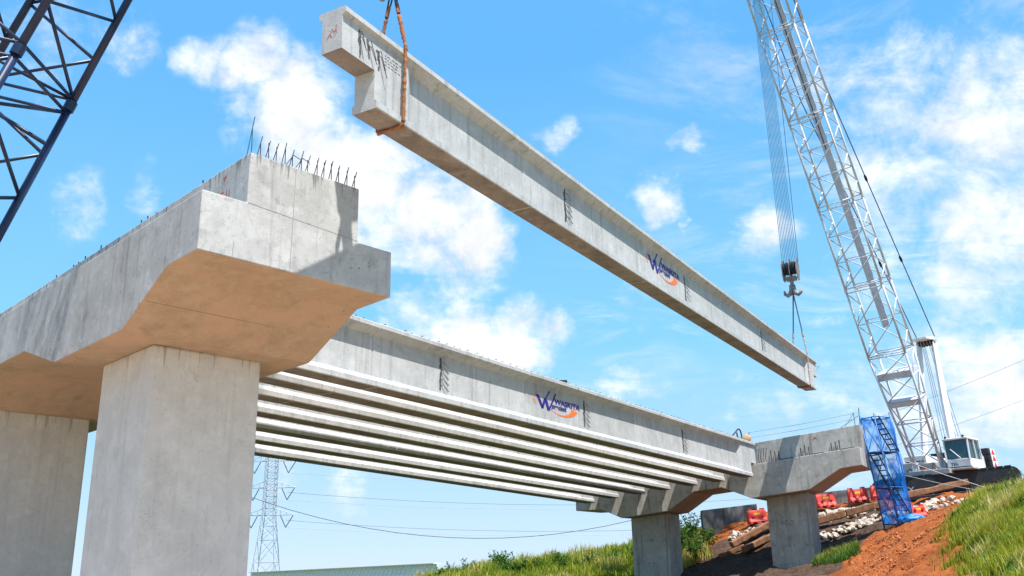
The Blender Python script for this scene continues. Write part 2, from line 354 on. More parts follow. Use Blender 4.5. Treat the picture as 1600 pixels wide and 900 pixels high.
def grassy(x, y):
    hill = np.clip((x - xb(y)) / .6 + .5, 0, 1) * (y < 44)
    bank = np.clip((y - 49.5) / 1.5, 0, 1) * np.clip((9.6 - x) / 1.2, 0, 1)
    far = np.clip((np.hypot(x, y - 30) - 60) / 20, 0, 1)
    side = np.clip((y - 21) / 3, 0, 1) * np.clip((11.0 - x) / 2, 0, 1) * np.clip((60 - y) / 4, 0, 1) * .8  # unseen ground under the span, added dark to cut bounce onto girder undersides
    return np.maximum.reduce([hill, bank, far, side])
def rough(x, y, g):
    a = np.where(g > .5, .05, .20) * ((x > 3) & (y > 24) & (y < 62)) + .02
    out = np.empty(len(x))
    for i in range(len(x)):
        out[i] = mnoise.fractal(Vector((x[i] * .9, y[i] * .9, 3.1)), .7, 2.1, 5) * a[i] if abs(x[i]) < 80 and -20 < y[i] < 120 else 0
    return out
def axis(lo, hi, step, mid, far):
    fine = np.arange(lo, hi, step); a = np.arange(lo - mid, lo, 1.5); b = np.arange(hi, hi + mid, 1.5)
    g = np.array([4, 10, 20, 40, 80, 160, 320, 640, 1300, 2600, far])
    return np.concatenate([(a[0] - g)[::-1], a, fine, b, b[-1] + g])
gx, gy = axis(5, 25, .22, 50, 6000), axis(27, 56, .22, 45, 6000)
GX, GY = np.meshgrid(gx, gy); fx, fy = GX.ravel(), GY.ravel(); fg = grassy(fx, fy); fg = np.where((fx > 7.5) & (fx < 12) & (fy > 37) & (fy < 49.5), 0, fg)
fz = base_h(fx, fy) + rough(fx, fy, fg)
me = bpy.data.meshes.new('ground'); nx, ny = len(gx), len(gy)
idx = np.arange(nx * ny).reshape(ny, nx)
quads = np.stack([idx[:-1, :-1], idx[:-1, 1:], idx[1:, 1:], idx[1:, :-1]], -1).reshape(-1, 4)
me.from_pydata(np.stack([fx, fy, fz], 1).tolist(), [], quads.tolist())
me.polygons.foreach_set('use_smooth', [True] * len(me.polygons))
at = me.attributes.new('grassy', 'FLOAT', 'POINT'); at.data.foreach_set('value', fg.astype(np.float32))
left_edge = np.interp(fy, [28, 34, 38, 40, 42, 44, 46, 50], [10.5, 11.6, 12.9, 13.5, 14.6, 17.4, 18.9, 19.2])
right_of = np.clip((fx - left_edge) / .7 + .5, 0, 1)
fresh = right_of * np.clip((fy - 24) / 3, 0, 1) * np.clip((58 - fy) / 2, 0, 1) * np.clip((34 - fx) / 4, 0, 1)
fresh = np.maximum(fresh, np.clip((fy - 33) / 3, 0, 1) * np.clip((62 - fy) / 3, 0, 1) * (fx > 5) * (fx < 34))
shade_soil = (1 - right_of) * np.clip((fy - 36.5) / 1.5, 0, 1) * np.clip((50.8 - fy) / .8, 0, 1) * np.clip((fx - 6.5) / 1.5, 0, 1)  # dark soil around the far columns, deepened with shade painted into its colour
for nm_, a_ in (('fresh', fresh), ('shade_soil', shade_soil)):
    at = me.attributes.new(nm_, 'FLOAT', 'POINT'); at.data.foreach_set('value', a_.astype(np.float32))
def soil_mat():
    m, N = new_mat('laterite_soil'); p = N.n('ShaderNodeTexCoord').outputs['Object']
    g = N.n('ShaderNodeAttribute', attribute_name='grassy').outputs['Fac']
    n1 = N.noise(p, .8, 6, .65, .4); n2 = N.noise(p, 5, 6, .7, .3); n3 = N.noise(p, 24, 4, .7)
    fresh = N.n('ShaderNodeAttribute', attribute_name='fresh').outputs['Fac']
    c = N.mix(N.ramp(n1, .35, .65), (.25, .062, .014), (.38, .112, .028))
    c = N.mix(N.ramp(n2, .46, .68, 0, .85), c, (.11, .036, .014))
    c = N.mix(N.ramp(n3, .58, .75, 0, .6), c, (.48, .24, .11))
    c2 = N.mix(N.ramp(n1, .35, .65), (.40, .28, .18), (.52, .39, .27)); c2 = N.mix(N.ramp(n2, .5, .75, 0, .6), c2, (.34, .23, .15))  # unseen pale soil near the pier, brightened to bounce light upward
    c = N.mix(N.ramp(N.math('ADD', fresh, N.math('MULTIPLY', N.math('SUBTRACT', n2, .5), .6)), .35, .65), c2, c)
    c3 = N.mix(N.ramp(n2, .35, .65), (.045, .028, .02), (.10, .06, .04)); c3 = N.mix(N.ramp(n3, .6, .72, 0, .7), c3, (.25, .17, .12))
    dk = N.n('ShaderNodeAttribute', attribute_name='shade_soil').outputs['Fac']
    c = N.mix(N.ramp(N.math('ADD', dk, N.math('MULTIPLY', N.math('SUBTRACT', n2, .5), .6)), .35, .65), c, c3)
    gc = N.mix(N.ramp(n1, .35, .65), (.05, .075, .016), (.11, .12, .03)); gc = N.mix(N.ramp(n2, .55, .75, 0, .6), gc, (.20, .14, .06))
    gg = g
    c = N.mix(N.ramp(N.math('ADD', g, N.math('MULTIPLY', N.math('SUBTRACT', n2, .5), .8)), .35, .65), c, gc)
    finish(N, c, .95, N.math('ADD', n2, N.math('MULTIPLY', n3, .5)), .8, .06, spec=.15); return m
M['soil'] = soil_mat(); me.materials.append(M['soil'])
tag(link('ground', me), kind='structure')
def gz(x, y): return float(base_h(np.array([x]), np.array([y]))[0])

# ------------------------------------------------------------------ near pier
O = Vector((-5.0987, 14.0, 6.8036)); U = Vector((-.70873, .70548, -.0038)); V = Vector((.70548, .70873, -.0099)); Zv = Vector((0, 0, 1))
def gN(u, v, w): return O + U * u + V * v + Zv * w
def cap_mesh(fn, st, wd, a, b, hL, hR, hT, mi_soffit=1):
    """inverted-T cap: stations (u, bottom) along the cap, one closed loft"""
    mb = MB(); secs = []
    for u, bot in st:
        secs.append([fn(u, 0, bot), fn(u, wd, bot), fn(u, wd, hR), fn(u, a + b, hR), fn(u, a + b, hT), fn(u, a, hT), fn(u, a, hL), fn(u, 0, hL)])
    n = 8
    vs = [p for s_ in secs for p in s_]
    for i in range(len(secs) - 1):
        for j in range(n):
            q = [i * n + j, i * n + (j + 1) % n, (i + 1) * n + (j + 1) % n, (i + 1) * n + j]
            mb.add([vs[k] for k in q], [(0, 1, 2, 3)], mi_soffit if j == 0 else 0)
    mb.add(secs[0], [tuple(range(n))]); mb.add(secs[-1], [tuple(reversed(range(n)))])
    return mb
def weld(o, d=1e-4):
    import bmesh
    bm = bmesh.new(); bm.from_mesh(o.data); bmesh.ops.remove_doubles(bm, verts=bm.verts, dist=d); bmesh.ops.recalc_face_normals(bm, faces=bm.faces); bm.to_mesh(o.data); bm.free()
pier = empty('bridge_pier', gN(5, 2, -7.0), 'huge nearest concrete pier with hammerhead cap and orange-tan underside, rebar on top', 'pier')
wd, hL, hR, ta, tb, hT, dz = 3.93, 1.06, .92, .82, 2.31, 2.01, .79
st = [(0, 0), (1.08, 0), (2.73, -dz), (6.05, -dz), (8.04, -dz + .61), (10.1, -dz + .61), (12.0, -dz), (15.3, -dz), (16.8, 0), (18.0, 0)]
cap = part('pier_cap', cap_mesh(gN, st, wd, ta, tb, hL, hR, hT), [M['conc_near'], M['conc_soffit']], pier); weld(cap)
bv = cap.modifiers.new('bevel', 'BEVEL'); bv.width = .018; bv.segments = 2; bv.limit_method = 'ANGLE'; bv.angle_limit = R(25)
cap['label'] = 'inverted-T pier cap with warm tan soffit and a grey shadowed right corner'
for cu in (3.31, 12.25):
    mb = MB(); cv, cw, cl = .85, 2.30, 2.35
    c4 = [gN(cu, cv, 0), gN(cu, cv + cw, 0), gN(cu + cl, cv + cw, 0), gN(cu + cl, cv, 0)]
    zt = O.z - dz - .02 - .0
    secs = []
    for z in (-.6, zt - .0 + .03 - .03):
        secs.append([Vector((c.x, c.y, z)) for c in c4])
    mb.loft(secs); part('column', mb, M['conc_col'], pier, bevel=.05)
# stirrup pairs standing on the cap end
for i in range(14):
    f = i / 13; v = ta + .06 + f * (tb - .12) + random.uniform(-.03, .03); tall = (.78 if i == 0 else random.uniform(.42, .52)) * (1.0 - .12 * f)
    mb = MB(); u = .14
    lean = random.uniform(.05, .09)
    b0, b1 = gN(u, v - .05, hT - .05), gN(u + .02, v + .05, hT - .05)
    top = gN(u, v + lean, hT + tall); mb.tube([b0, top], .0085, 5)
    mb.tube([b1, gN(u + .02, v + .05 + random.uniform(-.03, .0), hT + tall * random.uniform(.68, .95))], .0085, 5)
    if i in (5, 6): mb.tube([gN(u, v - .1, hT + .05), gN(u, v + .05, hT + .3), gN(u + .1, v + .25, hT + .32), gN(u, v + .2, hT + .22)], .008, 5)
    part('rebar', mb, M['rebar_blue'] if i == 0 else M['rebar'], pier)
# short dowel stubs along the back of the cap
for u in (1.9, 3.9, 4.3, 4.6, 6.7, 7.6, 8.0, 8.3, 9.4, 9.9):
    mb = MB(); mb.tube([gN(u, ta + .08, hT - .05), gN(u + .02, ta + .08, hT + random.uniform(.08, .16))], .016, 6)
    part('dowel_stub', mb, M['rebar'], pier)
def strip(p, q, w, nrm, name='form_joint'):
    p, q = Vector(p), Vector(q); t = (q - p).normalized(); b_ = t.cross(nrm).normalized() * w; mb = MB()
    mb.loft([[p + b_ - nrm * .01, p - b_ - nrm * .01, p - b_ + nrm * .003, p + b_ + nrm * .003], [q + b_ - nrm * .01, q - b_ - nrm * .01, q - b_ + nrm * .003, q + b_ + nrm * .003]]); part(name, mb, M['soffit_joint'] if nrm.z < -.5 else M['conc_joint'], pier)
nE = -U.normalized(); nL = -V.normalized()
strip(gN(0, .84, hL), gN(0, ta + tb, hR + .02), .006, nE)
strip(gN(0, 1.72, .0), gN(0, 1.74, hT - .02), .006, nE)
strip(gN(0, .62, .02), gN(0, .63, .30), .005, nE)
for uu_ in (2.44, 4.88, 7.32, 9.76): strip(gN(uu_, 0, -.0 if uu_ < 2.6 else -.5), gN(uu_, 0, hL - .01), .005, nL)
nS = Vector((0, 0, -1)) - U * .43; nS.normalize()
strip(gN(1.95, .05, -dz * (1.95 - 1.08) / 1.65), gN(1.95, 2.6, -dz * (1.95 - 1.08) / 1.65), .005, nS)
# red spray marks on the side of the upper block
def stroke(mb, pts, fn, w=.012):
    for (a0, b0), (a1, b1) in zip(pts[:-1], pts[1:]):
        dx, dy = a1 - a0, b1 - b0; L = math.hypot(dx, dy) or 1; nx_, ny_ = -dy / L * w, dx / L * w
        mb.add([fn(a0 + nx_, b0 + ny_), fn(a1 + nx_, b1 + ny_), fn(a1 - nx_, b1 - ny_), fn(a0 - nx_, b0 - ny_)], [(0, 1, 2, 3)])
mb = MB(); fn = lambda a, b: gN(1.1 - a, ta - .004, hL + .22 + b)
stroke(mb, [(.22, .24), (.12, .26), (.08, .14), (.12, .03), (.22, .05), (.22, .13), (.16, .13)], fn, .014)
stroke(mb, [(.32, .04), (.34, .26)], fn, .012); stroke(mb, [(.42, .05), (.43, .24)], fn, .012)
stroke(mb, [(.16, .52), (.26, .55), (.2, .46)], fn, .014); stroke(mb, [(-.62, .12), (-.5, .14), (-.58, .04)], fn, .012)
part('spray_marking', mb, M['spray_red'], pier)['kind'] = 'stuff'

# ------------------------------------------------------------------ far pier
O2 = Vector((15.39, 41.42, 6.094)); yf = -1.084477
U2 = Vector((math.sin(yf), math.cos(yf), -.0907)); V2 = Vector((math.cos(yf), -math.sin(yf), .018))
def gF(u, v, w): return O2 + U2 * u + V2 * v + Zv * w
fp = empty('bridge_pier', gF(6, 1.6, -4.2), 'distant stained grey pier with two columns and stepped cap carrying the girder ends', 'pier')
fh, fT, fdz, fa, fwd, fcv, fcw, fcl = .812, 1.943, .707, 1.10, 3.22, 1.0, 1.89, 1.93
st = [(0, 0), (.936, 0), (2.368, -fdz), (5.031, -fdz), (6.416, 0), (7.778, 0), (9.129, -fdz), (11.55, -fdz), (12.6, -.15), (14.0, -.02)]
fcap = part('pier_cap', cap_mesh(gF, st, fwd, fa, 1.6, fh, fh - .05, fT), [M['conc_far'], M['conc_soffit']], fp); weld(fcap)
bv = fcap.modifiers.new('bevel', 'BEVEL'); bv.width = .018; bv.segments = 2; bv.limit_method = 'ANGLE'; bv.angle_limit = R(25)
for cu in (2.67, 9.518):
    mb = MB(); c4 = [gF(cu, fcv, -fdz), gF(cu, fcv + fcw, -fdz), gF(cu + fcl, fcv + fcw, -fdz), gF(cu + fcl, fcv, -fdz)]
    mb.loft([[Vector((c.x, c.y, -.3)) for c in c4], [Vector((c.x, c.y, c.z + .05 - .055)) for c in c4]])
    cpart = part('column', mb, M['conc_far'], fp, bevel=.045)
    th = MB()
    for w in (-1.25, -2.35, -3.4):
        for du in (.25, .85, 1.1, 1.7):
            c = gF(cu + du, fcv - .004, 0); c = Vector((c.x, c.y, O2.z - fdz + w - .0907 * cu))
            Vh = Vector((V2.x, V2.y, 0)).normalized()
            th.tube([c - Vh * .006, c + Vh * .02], .028, 8)
    o = part('tie_hole', th, M['conc_dark'], cpart, off=wloc(fp)); o['kind'] = 'stuff'
for u in (.55, 1.95, 3.35):
    mb = MB(); c = gF(u, fa * .45, fh + .04); Mx = Matrix(((U2.x, V2.x, 0), (U2.y, V2.y, 0), (U2.z, V2.z, 1)))
    mb.box(c, (.62, .42, .07), Mx); part('bearing_plinth', mb, M['conc_dark'], fp)
    for du in (.45, .63, .82):
        mb = MB(); mb.tube([gF(u + du, fa - .05, fh - .02), gF(u + du, fa - .06, fh + random.uniform(.5, .66))], .022, 6); part('dowel_bar', mb, M['rebar'], fp)
for i in range(5):
    mb = MB(); u = 4.3 + .12 * i
    mb.tube([gF(u, fa - .2, fh), gF(u + .1, fa - .25, fh + .3), gF(u - .05, fa - .5, fh + .75)], .014, 5); part('dowel_bar', mb, M['rebar'], fp)
mb = MB()
for u in (.25, 5.2):
    mb = MB(); mb.tube([gF(u, fa + .3, fT - .05), gF(u, fa + .3, fT + .62)], .022, 6); part('rail_post', mb, M['tower'], fp)
mb = MB(); mb.tube([gF(.25, fa + .3, fT + .6), gF(.75, fa + .3, fT - .02)], .012, 5); part('rail_brace', mb, M['tower'], fp)
for w in (.58, .32):
    mb = MB(); mb.tube([gF(.25, fa + .3, fT + w), gF(2.7, fa + .3, fT + w - .05), gF(5.2, fa + .3, fT + w)], .010, 5); part('rail_cable', mb, M['rope_grey'], fp)
for k in range(4):
    mb = MB(); mb.tube([gF(.05 + .02 * k, fa + .35 + .2 * k, fT - .05), gF(.0 + .03 * k, fa + .35 + .2 * k, fT + .75 + .1 * (k % 2))], .014, 5); part('rebar', mb, M['rebar'], fp)
mb = MB(); fn = lambda a, b: gF(2.2 - a, fa - .004, fh + .78 + b)
stroke(mb, [(0, 0), (.12, .1), (.2, .02), (.08, .14)], fn, .02); part('spray_marking', mb, M['spray_red'], fp)['kind'] = 'stuff'

# ------------------------------------------------------------------ girders
HB, HW = .371, .40
def prof(w, ins=0.0, wall=.0):
    lo = .19 + (HB - w) * .75; hi = 1.95 - (HW - w) * .65
    half = [(.345, 0), (HB, .028), (HB, .19), (w, lo), (w, hi), (HW, 1.95), (HW, 2.075), (.375, 2.1)]
    half = [(max(x - ins, .03), z + (ins if z < 1 else -ins)) for x, z in half]
    return [(x, z) for x, z in half] + [(-x, z) for x, z in reversed(half)]
def seg_mesh(name, y0, y1, s, block0=0.0, block1=0.0, nib0=0.0, nib1=0.0, hn=1.09, ww=.10, mats=None):
    """one precast segment, along local +y, unit depth 2.1 scaled by s"""
    mb = MB(); c = .03
    ys = []
    if block0: ys += [(y0, .30, 0), (y0 + block0, .30, 0), (y0 + block0 + .35, ww, 0)]
    else: ys += [(y0 + .006, ww, c), (y0 + c, ww, 0)]
    if block1: ys += [(y1 - block1 - .35, ww, 0), (y1 - block1, .30, 0), (y1, .30, 0)]
    else: ys += [(y1 - c, ww, 0), (y1 - .006, ww, c)]
    mb.loft([[(x * s, y * s, z * s) for x, z in prof(w, i)] for y, w, i in ys])
    zb = 2.1 - hn
    half = [(.30, zb), (.30, 1.885), (HW, 1.95), (HW, 2.075), (.375, 2.1)]
    pf = half + [(-x, z) for x, z in reversed(half)]
    if nib0: mb.loft([[(x * s, y * s, z * s) for x, z in pf] for y in (y0 - nib0, y0 - .001)])
    if nib1: mb.loft([[(x * s, y * s, z * s) for x, z in pf] for y in (y1 + .001, y1 + nib1)])
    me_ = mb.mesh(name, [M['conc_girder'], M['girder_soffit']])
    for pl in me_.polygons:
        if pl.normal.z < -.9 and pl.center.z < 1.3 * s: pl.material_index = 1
    return me_
def pocket(parent, y, s, ww=.10):
    """unfinished diaphragm strip with starter bars on the outer web"""
    mb = MB(); x = ww
    z0, z1 = .50, 1.66
    for k in range(9):
        a, b = z0 + (z1 - z0) * k / 9, z0 + (z1 - z0) * (k + 1) / 9; wv = random.uniform(.035, .075); o_ = random.uniform(-.03, .03)
        mb.box(((x + .004) * s, (y + o_) * s, (a + b) / 2 * s), (.02 * s, 2 * wv * s, (b - a) * s))
    o = link('diaphragm_pocket', mb.mesh('diaphragm_pocket', M['conc_dark']), parent)
    for k in range(5):
        mb = MB(); z = z0 + .2 + .21 * k
        mb.tube([((x) * s, (y + .03) * s, z * s), ((x + .06) * s, (y + .12) * s, (z - .02) * s), ((x + .09) * s, (y + .36) * s, (z - .20) * s)], .016 * s, 5)
        link('starter_bar', mb.mesh('starter_bar', M['tower']), o)
def stirrups(parent, y0, y1, s, step=.42, me_cache={}):
    key = (round(y0, 1), round(y1, 1), s)
    if key not in me_cache:
        mb = MB(); y = y0
        while y < y1:
            h = random.uniform(.04, .11); j = random.uniform(-.05, .05)
            for x in (.30, -.2): mb.tube([(x * s, (y + j) * s, 2.09 * s), (x * s, (y + j + .05) * s, (2.1 + h) * s), ((x - .12) * s, (y + j + .05) * s, (2.1 + h * .9) * s)], .011 * s, 4, cap=False)
            y += step * random.uniform(.7, 1.3)
        me_cache[key] = mb.mesh('stirrups', M['rebar'])
    o = link('top_stirrups', me_cache[key], parent); o['kind'] = 'stuff'
def text_part(name, body, size, mat, M4, parent, shear=0.0, bold=0.0, space=1.0):
    cu = bpy.data.curves.new(name, 'FONT'); cu.body = body; cu.size = size; cu.shear = shear; cu.offset = bold; cu.space_character = space; cu.extrude = .001
    tmp = bpy.data.objects.new(name, cu); me_ = bpy.data.meshes.new_from_object(tmp); bpy.data.objects.remove(tmp); me_.materials.clear(); me_.materials.append(mat)
    o = link(name, me_, parent); o.matrix_local = M4; o['kind'] = 'stuff'; return o
def logo(parent, y0, zc, wdt, s, x):
    """company emblem painted on the web: y0 left edge, zc centre height, wdt width (local metres)"""
    em = bpy.data.objects.new('painted_logo', MB().mesh('painted_logo', M['logo_blue'])); col.objects.link(em); em.parent = parent
    k = wdt
    VS = .50
    P = lambda a, b, d=0.0: (x + d, y0 + a * k, zc + b * k * VS)
    def flat(nm, polys, mat, d):
        mb = MB()
        for pl in polys: mb.add([P(a, b, d) for a, b in pl] + [P(a, b, d - .003) for a, b in pl], [tuple(range(len(pl)))] + [(i, (i + 1) % len(pl), len(pl) + (i + 1) % len(pl), len(pl) + i) for i in range(len(pl))])
        return link(nm, mb.mesh(nm, mat), em)
    # orange ring: thin arc on the left, thick swoosh lower right
    def arc(cx, cy, rx, ry, a0, a1, t0, t1, n=22):
        pl_o, pl_i = [], []
        for i in range(n + 1):
            f = i / n; a = a0 + (a1 - a0) * f; th = t0 + (t1 - t0) * f ** 2
            pl_o.append((cx + rx * math.cos(a), cy + ry * math.sin(a))); pl_i.append((cx + (rx - th) * math.cos(a), cy + (ry - th) * math.sin(a)))
        return [[pl_o[i], pl_o[i + 1], pl_i[i + 1], pl_i[i]] for i in range(n)]
    flat('orange_ring', arc(.17, .02, .185, .19, R(80), R(215), .008, .028), M['logo_orange'], .006)
    flat('orange_swoosh', arc(.62, .05, .36, .30, R(215), R(338), .006, .16), M['logo_orange'], .0065)
    W = [[(.035, .12), (.10, .12), (.185, -.13), (.185, -.17), (.15, -.17)], [(.15, -.17), (.19, -.17), (.245, .04), (.225, .08), (.205, .08)],
         [(.205, .08), (.265, .08), (.315, -.12), (.315, -.19), (.275, -.19)], [(.225, .05), (.262, .09), (.345, .27), (.312, .27)], [(.285, -.19), (.318, -.19), (.48, .25), (.45, .25)]]
    flat('letter_w', W, M['logo_blue'], .010)
    T = lambda a, b, d: Matrix(((0, 0, 1, x + d), (1, 0, 0, y0 + a * k), (0, 1, 0, zc + b * k * VS), (0, 0, 0, 1)))
    def fit(body, a0, a1, b0, cap, sh):
        o = text_part('lettering', body, 1.0, M['logo_blue'], Matrix.Identity(4), em, sh, .03, .97)
        xs = [v.co.x for v in o.data.vertices]; w0 = max(xs) - min(xs)
        sx = (a1 - a0) * k / w0; sy = cap * k / .72
        o.matrix_local = T(a0, b0 / VS, .012) @ Matrix.Diagonal((sx, sy, 1, 1))
    fit('WASKITA', .43, 1.0, .005, .062, .10)
    fit('precast', .365, .70, -.052, .055, .16)


GY = .60343
SG = .78
GIR = [((11.033, 43.406, 5.874), .0128, 28.75), ((9.837, 44.038, 5.756), .0178, 28.35), ((8.665, 44.657, 5.662), .0182, 27.96), ((7.459, 45.295, 5.535), .0187, 27.55),
       ((6.31, 45.902, 5.414), .0188, 27.17), ((5.094, 46.545, 5.293), .0198, 26.76), ((3.909, 47.172, 5.133), .0215, 26.36)]
GL = ['outermost bridge girder in place, blue and orange logo on its web', 'second set-down girder, just inside the one bearing the logo', 'third set-down girder counted inward from the logo girder',
      'middle one of the seven girders resting on the piers', 'fifth set-down girder counted inward from the logo girder', 'second lowest girder seen under the deck, next to the innermost', 'innermost set-down girder, lowest stripe under the deck against the sky']
JO = [0, -6.64, -14.5, -23.8, -32.6]
shared = [seg_mesh('girder_segment', JO[1], 0, SG, block1=1.5, nib1=1.05, hn=1.25)] + [seg_mesh('girder_segment', JO[k + 1], JO[k], SG) for k in range(1, 4)]
for i, (E, sl, L) in enumerate(GIR):
    g = empty('bridge_girder', E, GL[i], 'girder', 'girders resting on the two piers', (-math.atan(sl), 0, -GY))
    # local origin on the bottom centre line at the far end
    nx_ = Vector((math.cos(GY), -math.sin(GY), 0)); g.location = Vector(E) - nx_ * HB * SG
    for m_ in shared: link('girder_segment', m_, g)
    link('girder_segment', seg_mesh('girder_segment', -(L - .05) / SG, JO[4], SG), g)
    if i == 0:
        for y in (-9.1, -19.2, -29.1): pocket(g, y, SG)
        logo(g, -23.15 * SG, 1.14 * SG, 3.55 * SG, SG, .10 * SG)
        stirrups(g, -34, .8, SG)
        # small formed joint plates between flange and web at the segment joints
    elif i < 3: stirrups(g, -34, .8, SG)
SH = .713; HY = .518
Ph = Vector((-2.218, 13.810, 9.201)); nh = Vector((math.cos(HY), -math.sin(HY), 0)); dh = Vector((math.sin(HY), math.cos(HY), .016))
hg = empty('suspended_girder', Ph - nh * HB * SH, 'long precast girder hanging in the air from two cranes, logo on its web', 'girder', None, (math.atan(.016), 0, -HY))
LH = 46.41; JH = [0, 7.58, 16.9, 27.7, 37.6, LH]
for k in range(5):
    link('girder_segment', seg_mesh('girder_segment', JH[k], JH[k + 1], SH, block0=1.35 if k == 0 else 0, block1=1.35 if k == 4 else 0, nib0=1.209 if k == 0 else 0, nib1=1.0 if k == 4 else 0), hg)
for y in (10.47, 22.2, 34.6): pocket(hg, y, SH)
logo(hg, 17.75 * SH, 1.24 * SH, 3.75 * SH, SH, .10 * SH)
stirrups(hg, -.9, LH + .5, SH)
def hw(k, x, z): return Ph + SH * (dh * k - nh * (HB - x) + Zv * z)
# starter bars and dark stains on the dapped end, handwriting, far-end strands
for q, yy in enumerate((-.60, -.27, .12)):
    mb = MB(); x = .30; zt, zb_ = 1.80 - .1 * q, 1.12 + .1 * (q == 1)
    z = zt
    while z > zb_:
        hh = random.uniform(.05, .12); f_ = (z - zb_) / (zt - zb_); wv = random.uniform(.03, .075) * (.35 + .65 * f_); o_ = .05 * (1 - f_) + random.uniform(-.02, .02)
        mb.box(((x + .002) * SH, (yy + o_) * SH, (z - hh / 2) * SH), (.010 * SH, 2 * wv * SH, hh * SH)); z -= hh
    o = link('grout_stain', mb.mesh('grout_stain', M['stain']), hg)
    for k in range(2):
        mb = MB(); z = 1.74 - .14 * k - .08 * q; e_ = random.uniform(.10, .26)
        mb.tube([((x - .02) * SH, yy * SH, z * SH), ((x + .07) * SH, (yy + .03) * SH, z * SH), ((x + .10) * SH, (yy + e_) * SH, (z - random.uniform(.15, .55)) * SH)], .010 * SH, 5)
        link('starter_bar', mb.mesh('starter_bar', M['rebar']), o)
mb = MB()
for r_ in range(4):
    y = .38
    while y < 1.05 - .12 * (r_ % 3):
        L_ = random.uniform(.05, .12); f_ = lambda a, b, r_=r_: ((.30 + .004) * SH, a * SH, (1.60 - .085 * r_ + b) * SH)
        stroke(mb, [(y, random.uniform(-.01, .01)), (y + L_ * .4, random.uniform(.01, .03)), (y + L_, random.uniform(-.02, .01))], f_, .008); y += L_ + .05
link('handwritten_note', mb.mesh('handwritten_note', M['ink']), hg)['kind'] = 'stuff'
mb = MB()
for q in range(2):
    f_ = lambda a, b, q=q: ((a * (1 - .3 * q) - .15 + .1 * q) * SH, -1.214 * SH, (1.35 + .12 * q + b) * SH)
    stroke(mb, [(0, 0), (.09, .13), (.15, .02), (.06, .08)], f_, .007); stroke(mb, [(.2, .0), (.3, .12), (.26, .2), (.2, .1)], f_, .006)
link('spray_marking', mb.mesh('spray_marking', M['spray_red']), hg)['kind'] = 'stuff'
for k in range(9):
    mb = MB(); x = random.uniform(-.2, .28); z = random.uniform(1.2, 1.7); y = LH + .98
    mb.tube([(x * SH, y * SH, z * SH), ((x + .05) * SH, (y + .25) * SH, (z + .05) * SH), ((x + .2) * SH, (y + .5) * SH, (z + random.uniform(0, .35)) * SH)], .013 * SH, 4)
    link('end_strand', mb.mesh('end_strand', M['rebar']), hg)

M['hook_steel'] = plain('hook_block_steel', (.22, .20, .19), .5, .2, .25, 5, dirt=(.10, .06, .04, .6))
# ------------------------------------------------------------------ slings and hook blocks
def wrapped(name, pts, r, mat, parent, lump=.35):
    mb = MB(); P_ = []; rs = []
    for i in range(len(pts) - 1):
        a, b = Vector(pts[i]), Vector(pts[i + 1]); n = max(2, int((b - a).length / .045))
        for k in range(n): P_.append(a.lerp(b, k / n)); rs.append(r * random.uniform(1 - lump, 1 + lump))
    P_.append(Vector(pts[-1])); rs.append(r)
    mb.tube(P_, rs, 7); return part(name, mb, mat, parent, smooth=True)
def basket(k, top, label, mats, rw, rr_, wrap_to):
    s = empty('lifting_sling', hw(k, 0, -.08), label, 'sling', 'slings choked round the hanging girder')
    hook = Vector(top)
    for sx in (1, -1):
        e = hw(k, .44 * sx, 2.12); m_ = hw(k, .43 * sx, 1.9); b = hw(k, .40 * sx, .02)
        d = hook - e; w_end = e + d.normalized() * wrap_to
        wrapped('wrapped_leg', [b, hw(k, .41 * sx, .8), m_, e, w_end], rw, mats[0], s)
        for off in (-.05, .05):
            mb = MB(); mb.tube([w_end - d.normalized() * .1, w_end + d.normalized() * .25 + dh * off * .6, hook + dh * off], rr_, 6); part('wire_leg', mb, mats[1], s)
        mb = MB(); mb.tube([w_end + d.normalized() * .05, w_end + d.normalized() * .28], rr_ * 2.4, 8); part('ferrule', mb, mats[0], s)
    wrapped('wrapped_bottom', [hw(k, .40, .02), hw(k, .36, -.05), hw(k, 0, -.06), hw(k, -.36, -.05), hw(k, -.40, .02)], rw * 1.15, mats[2], s)
    return s
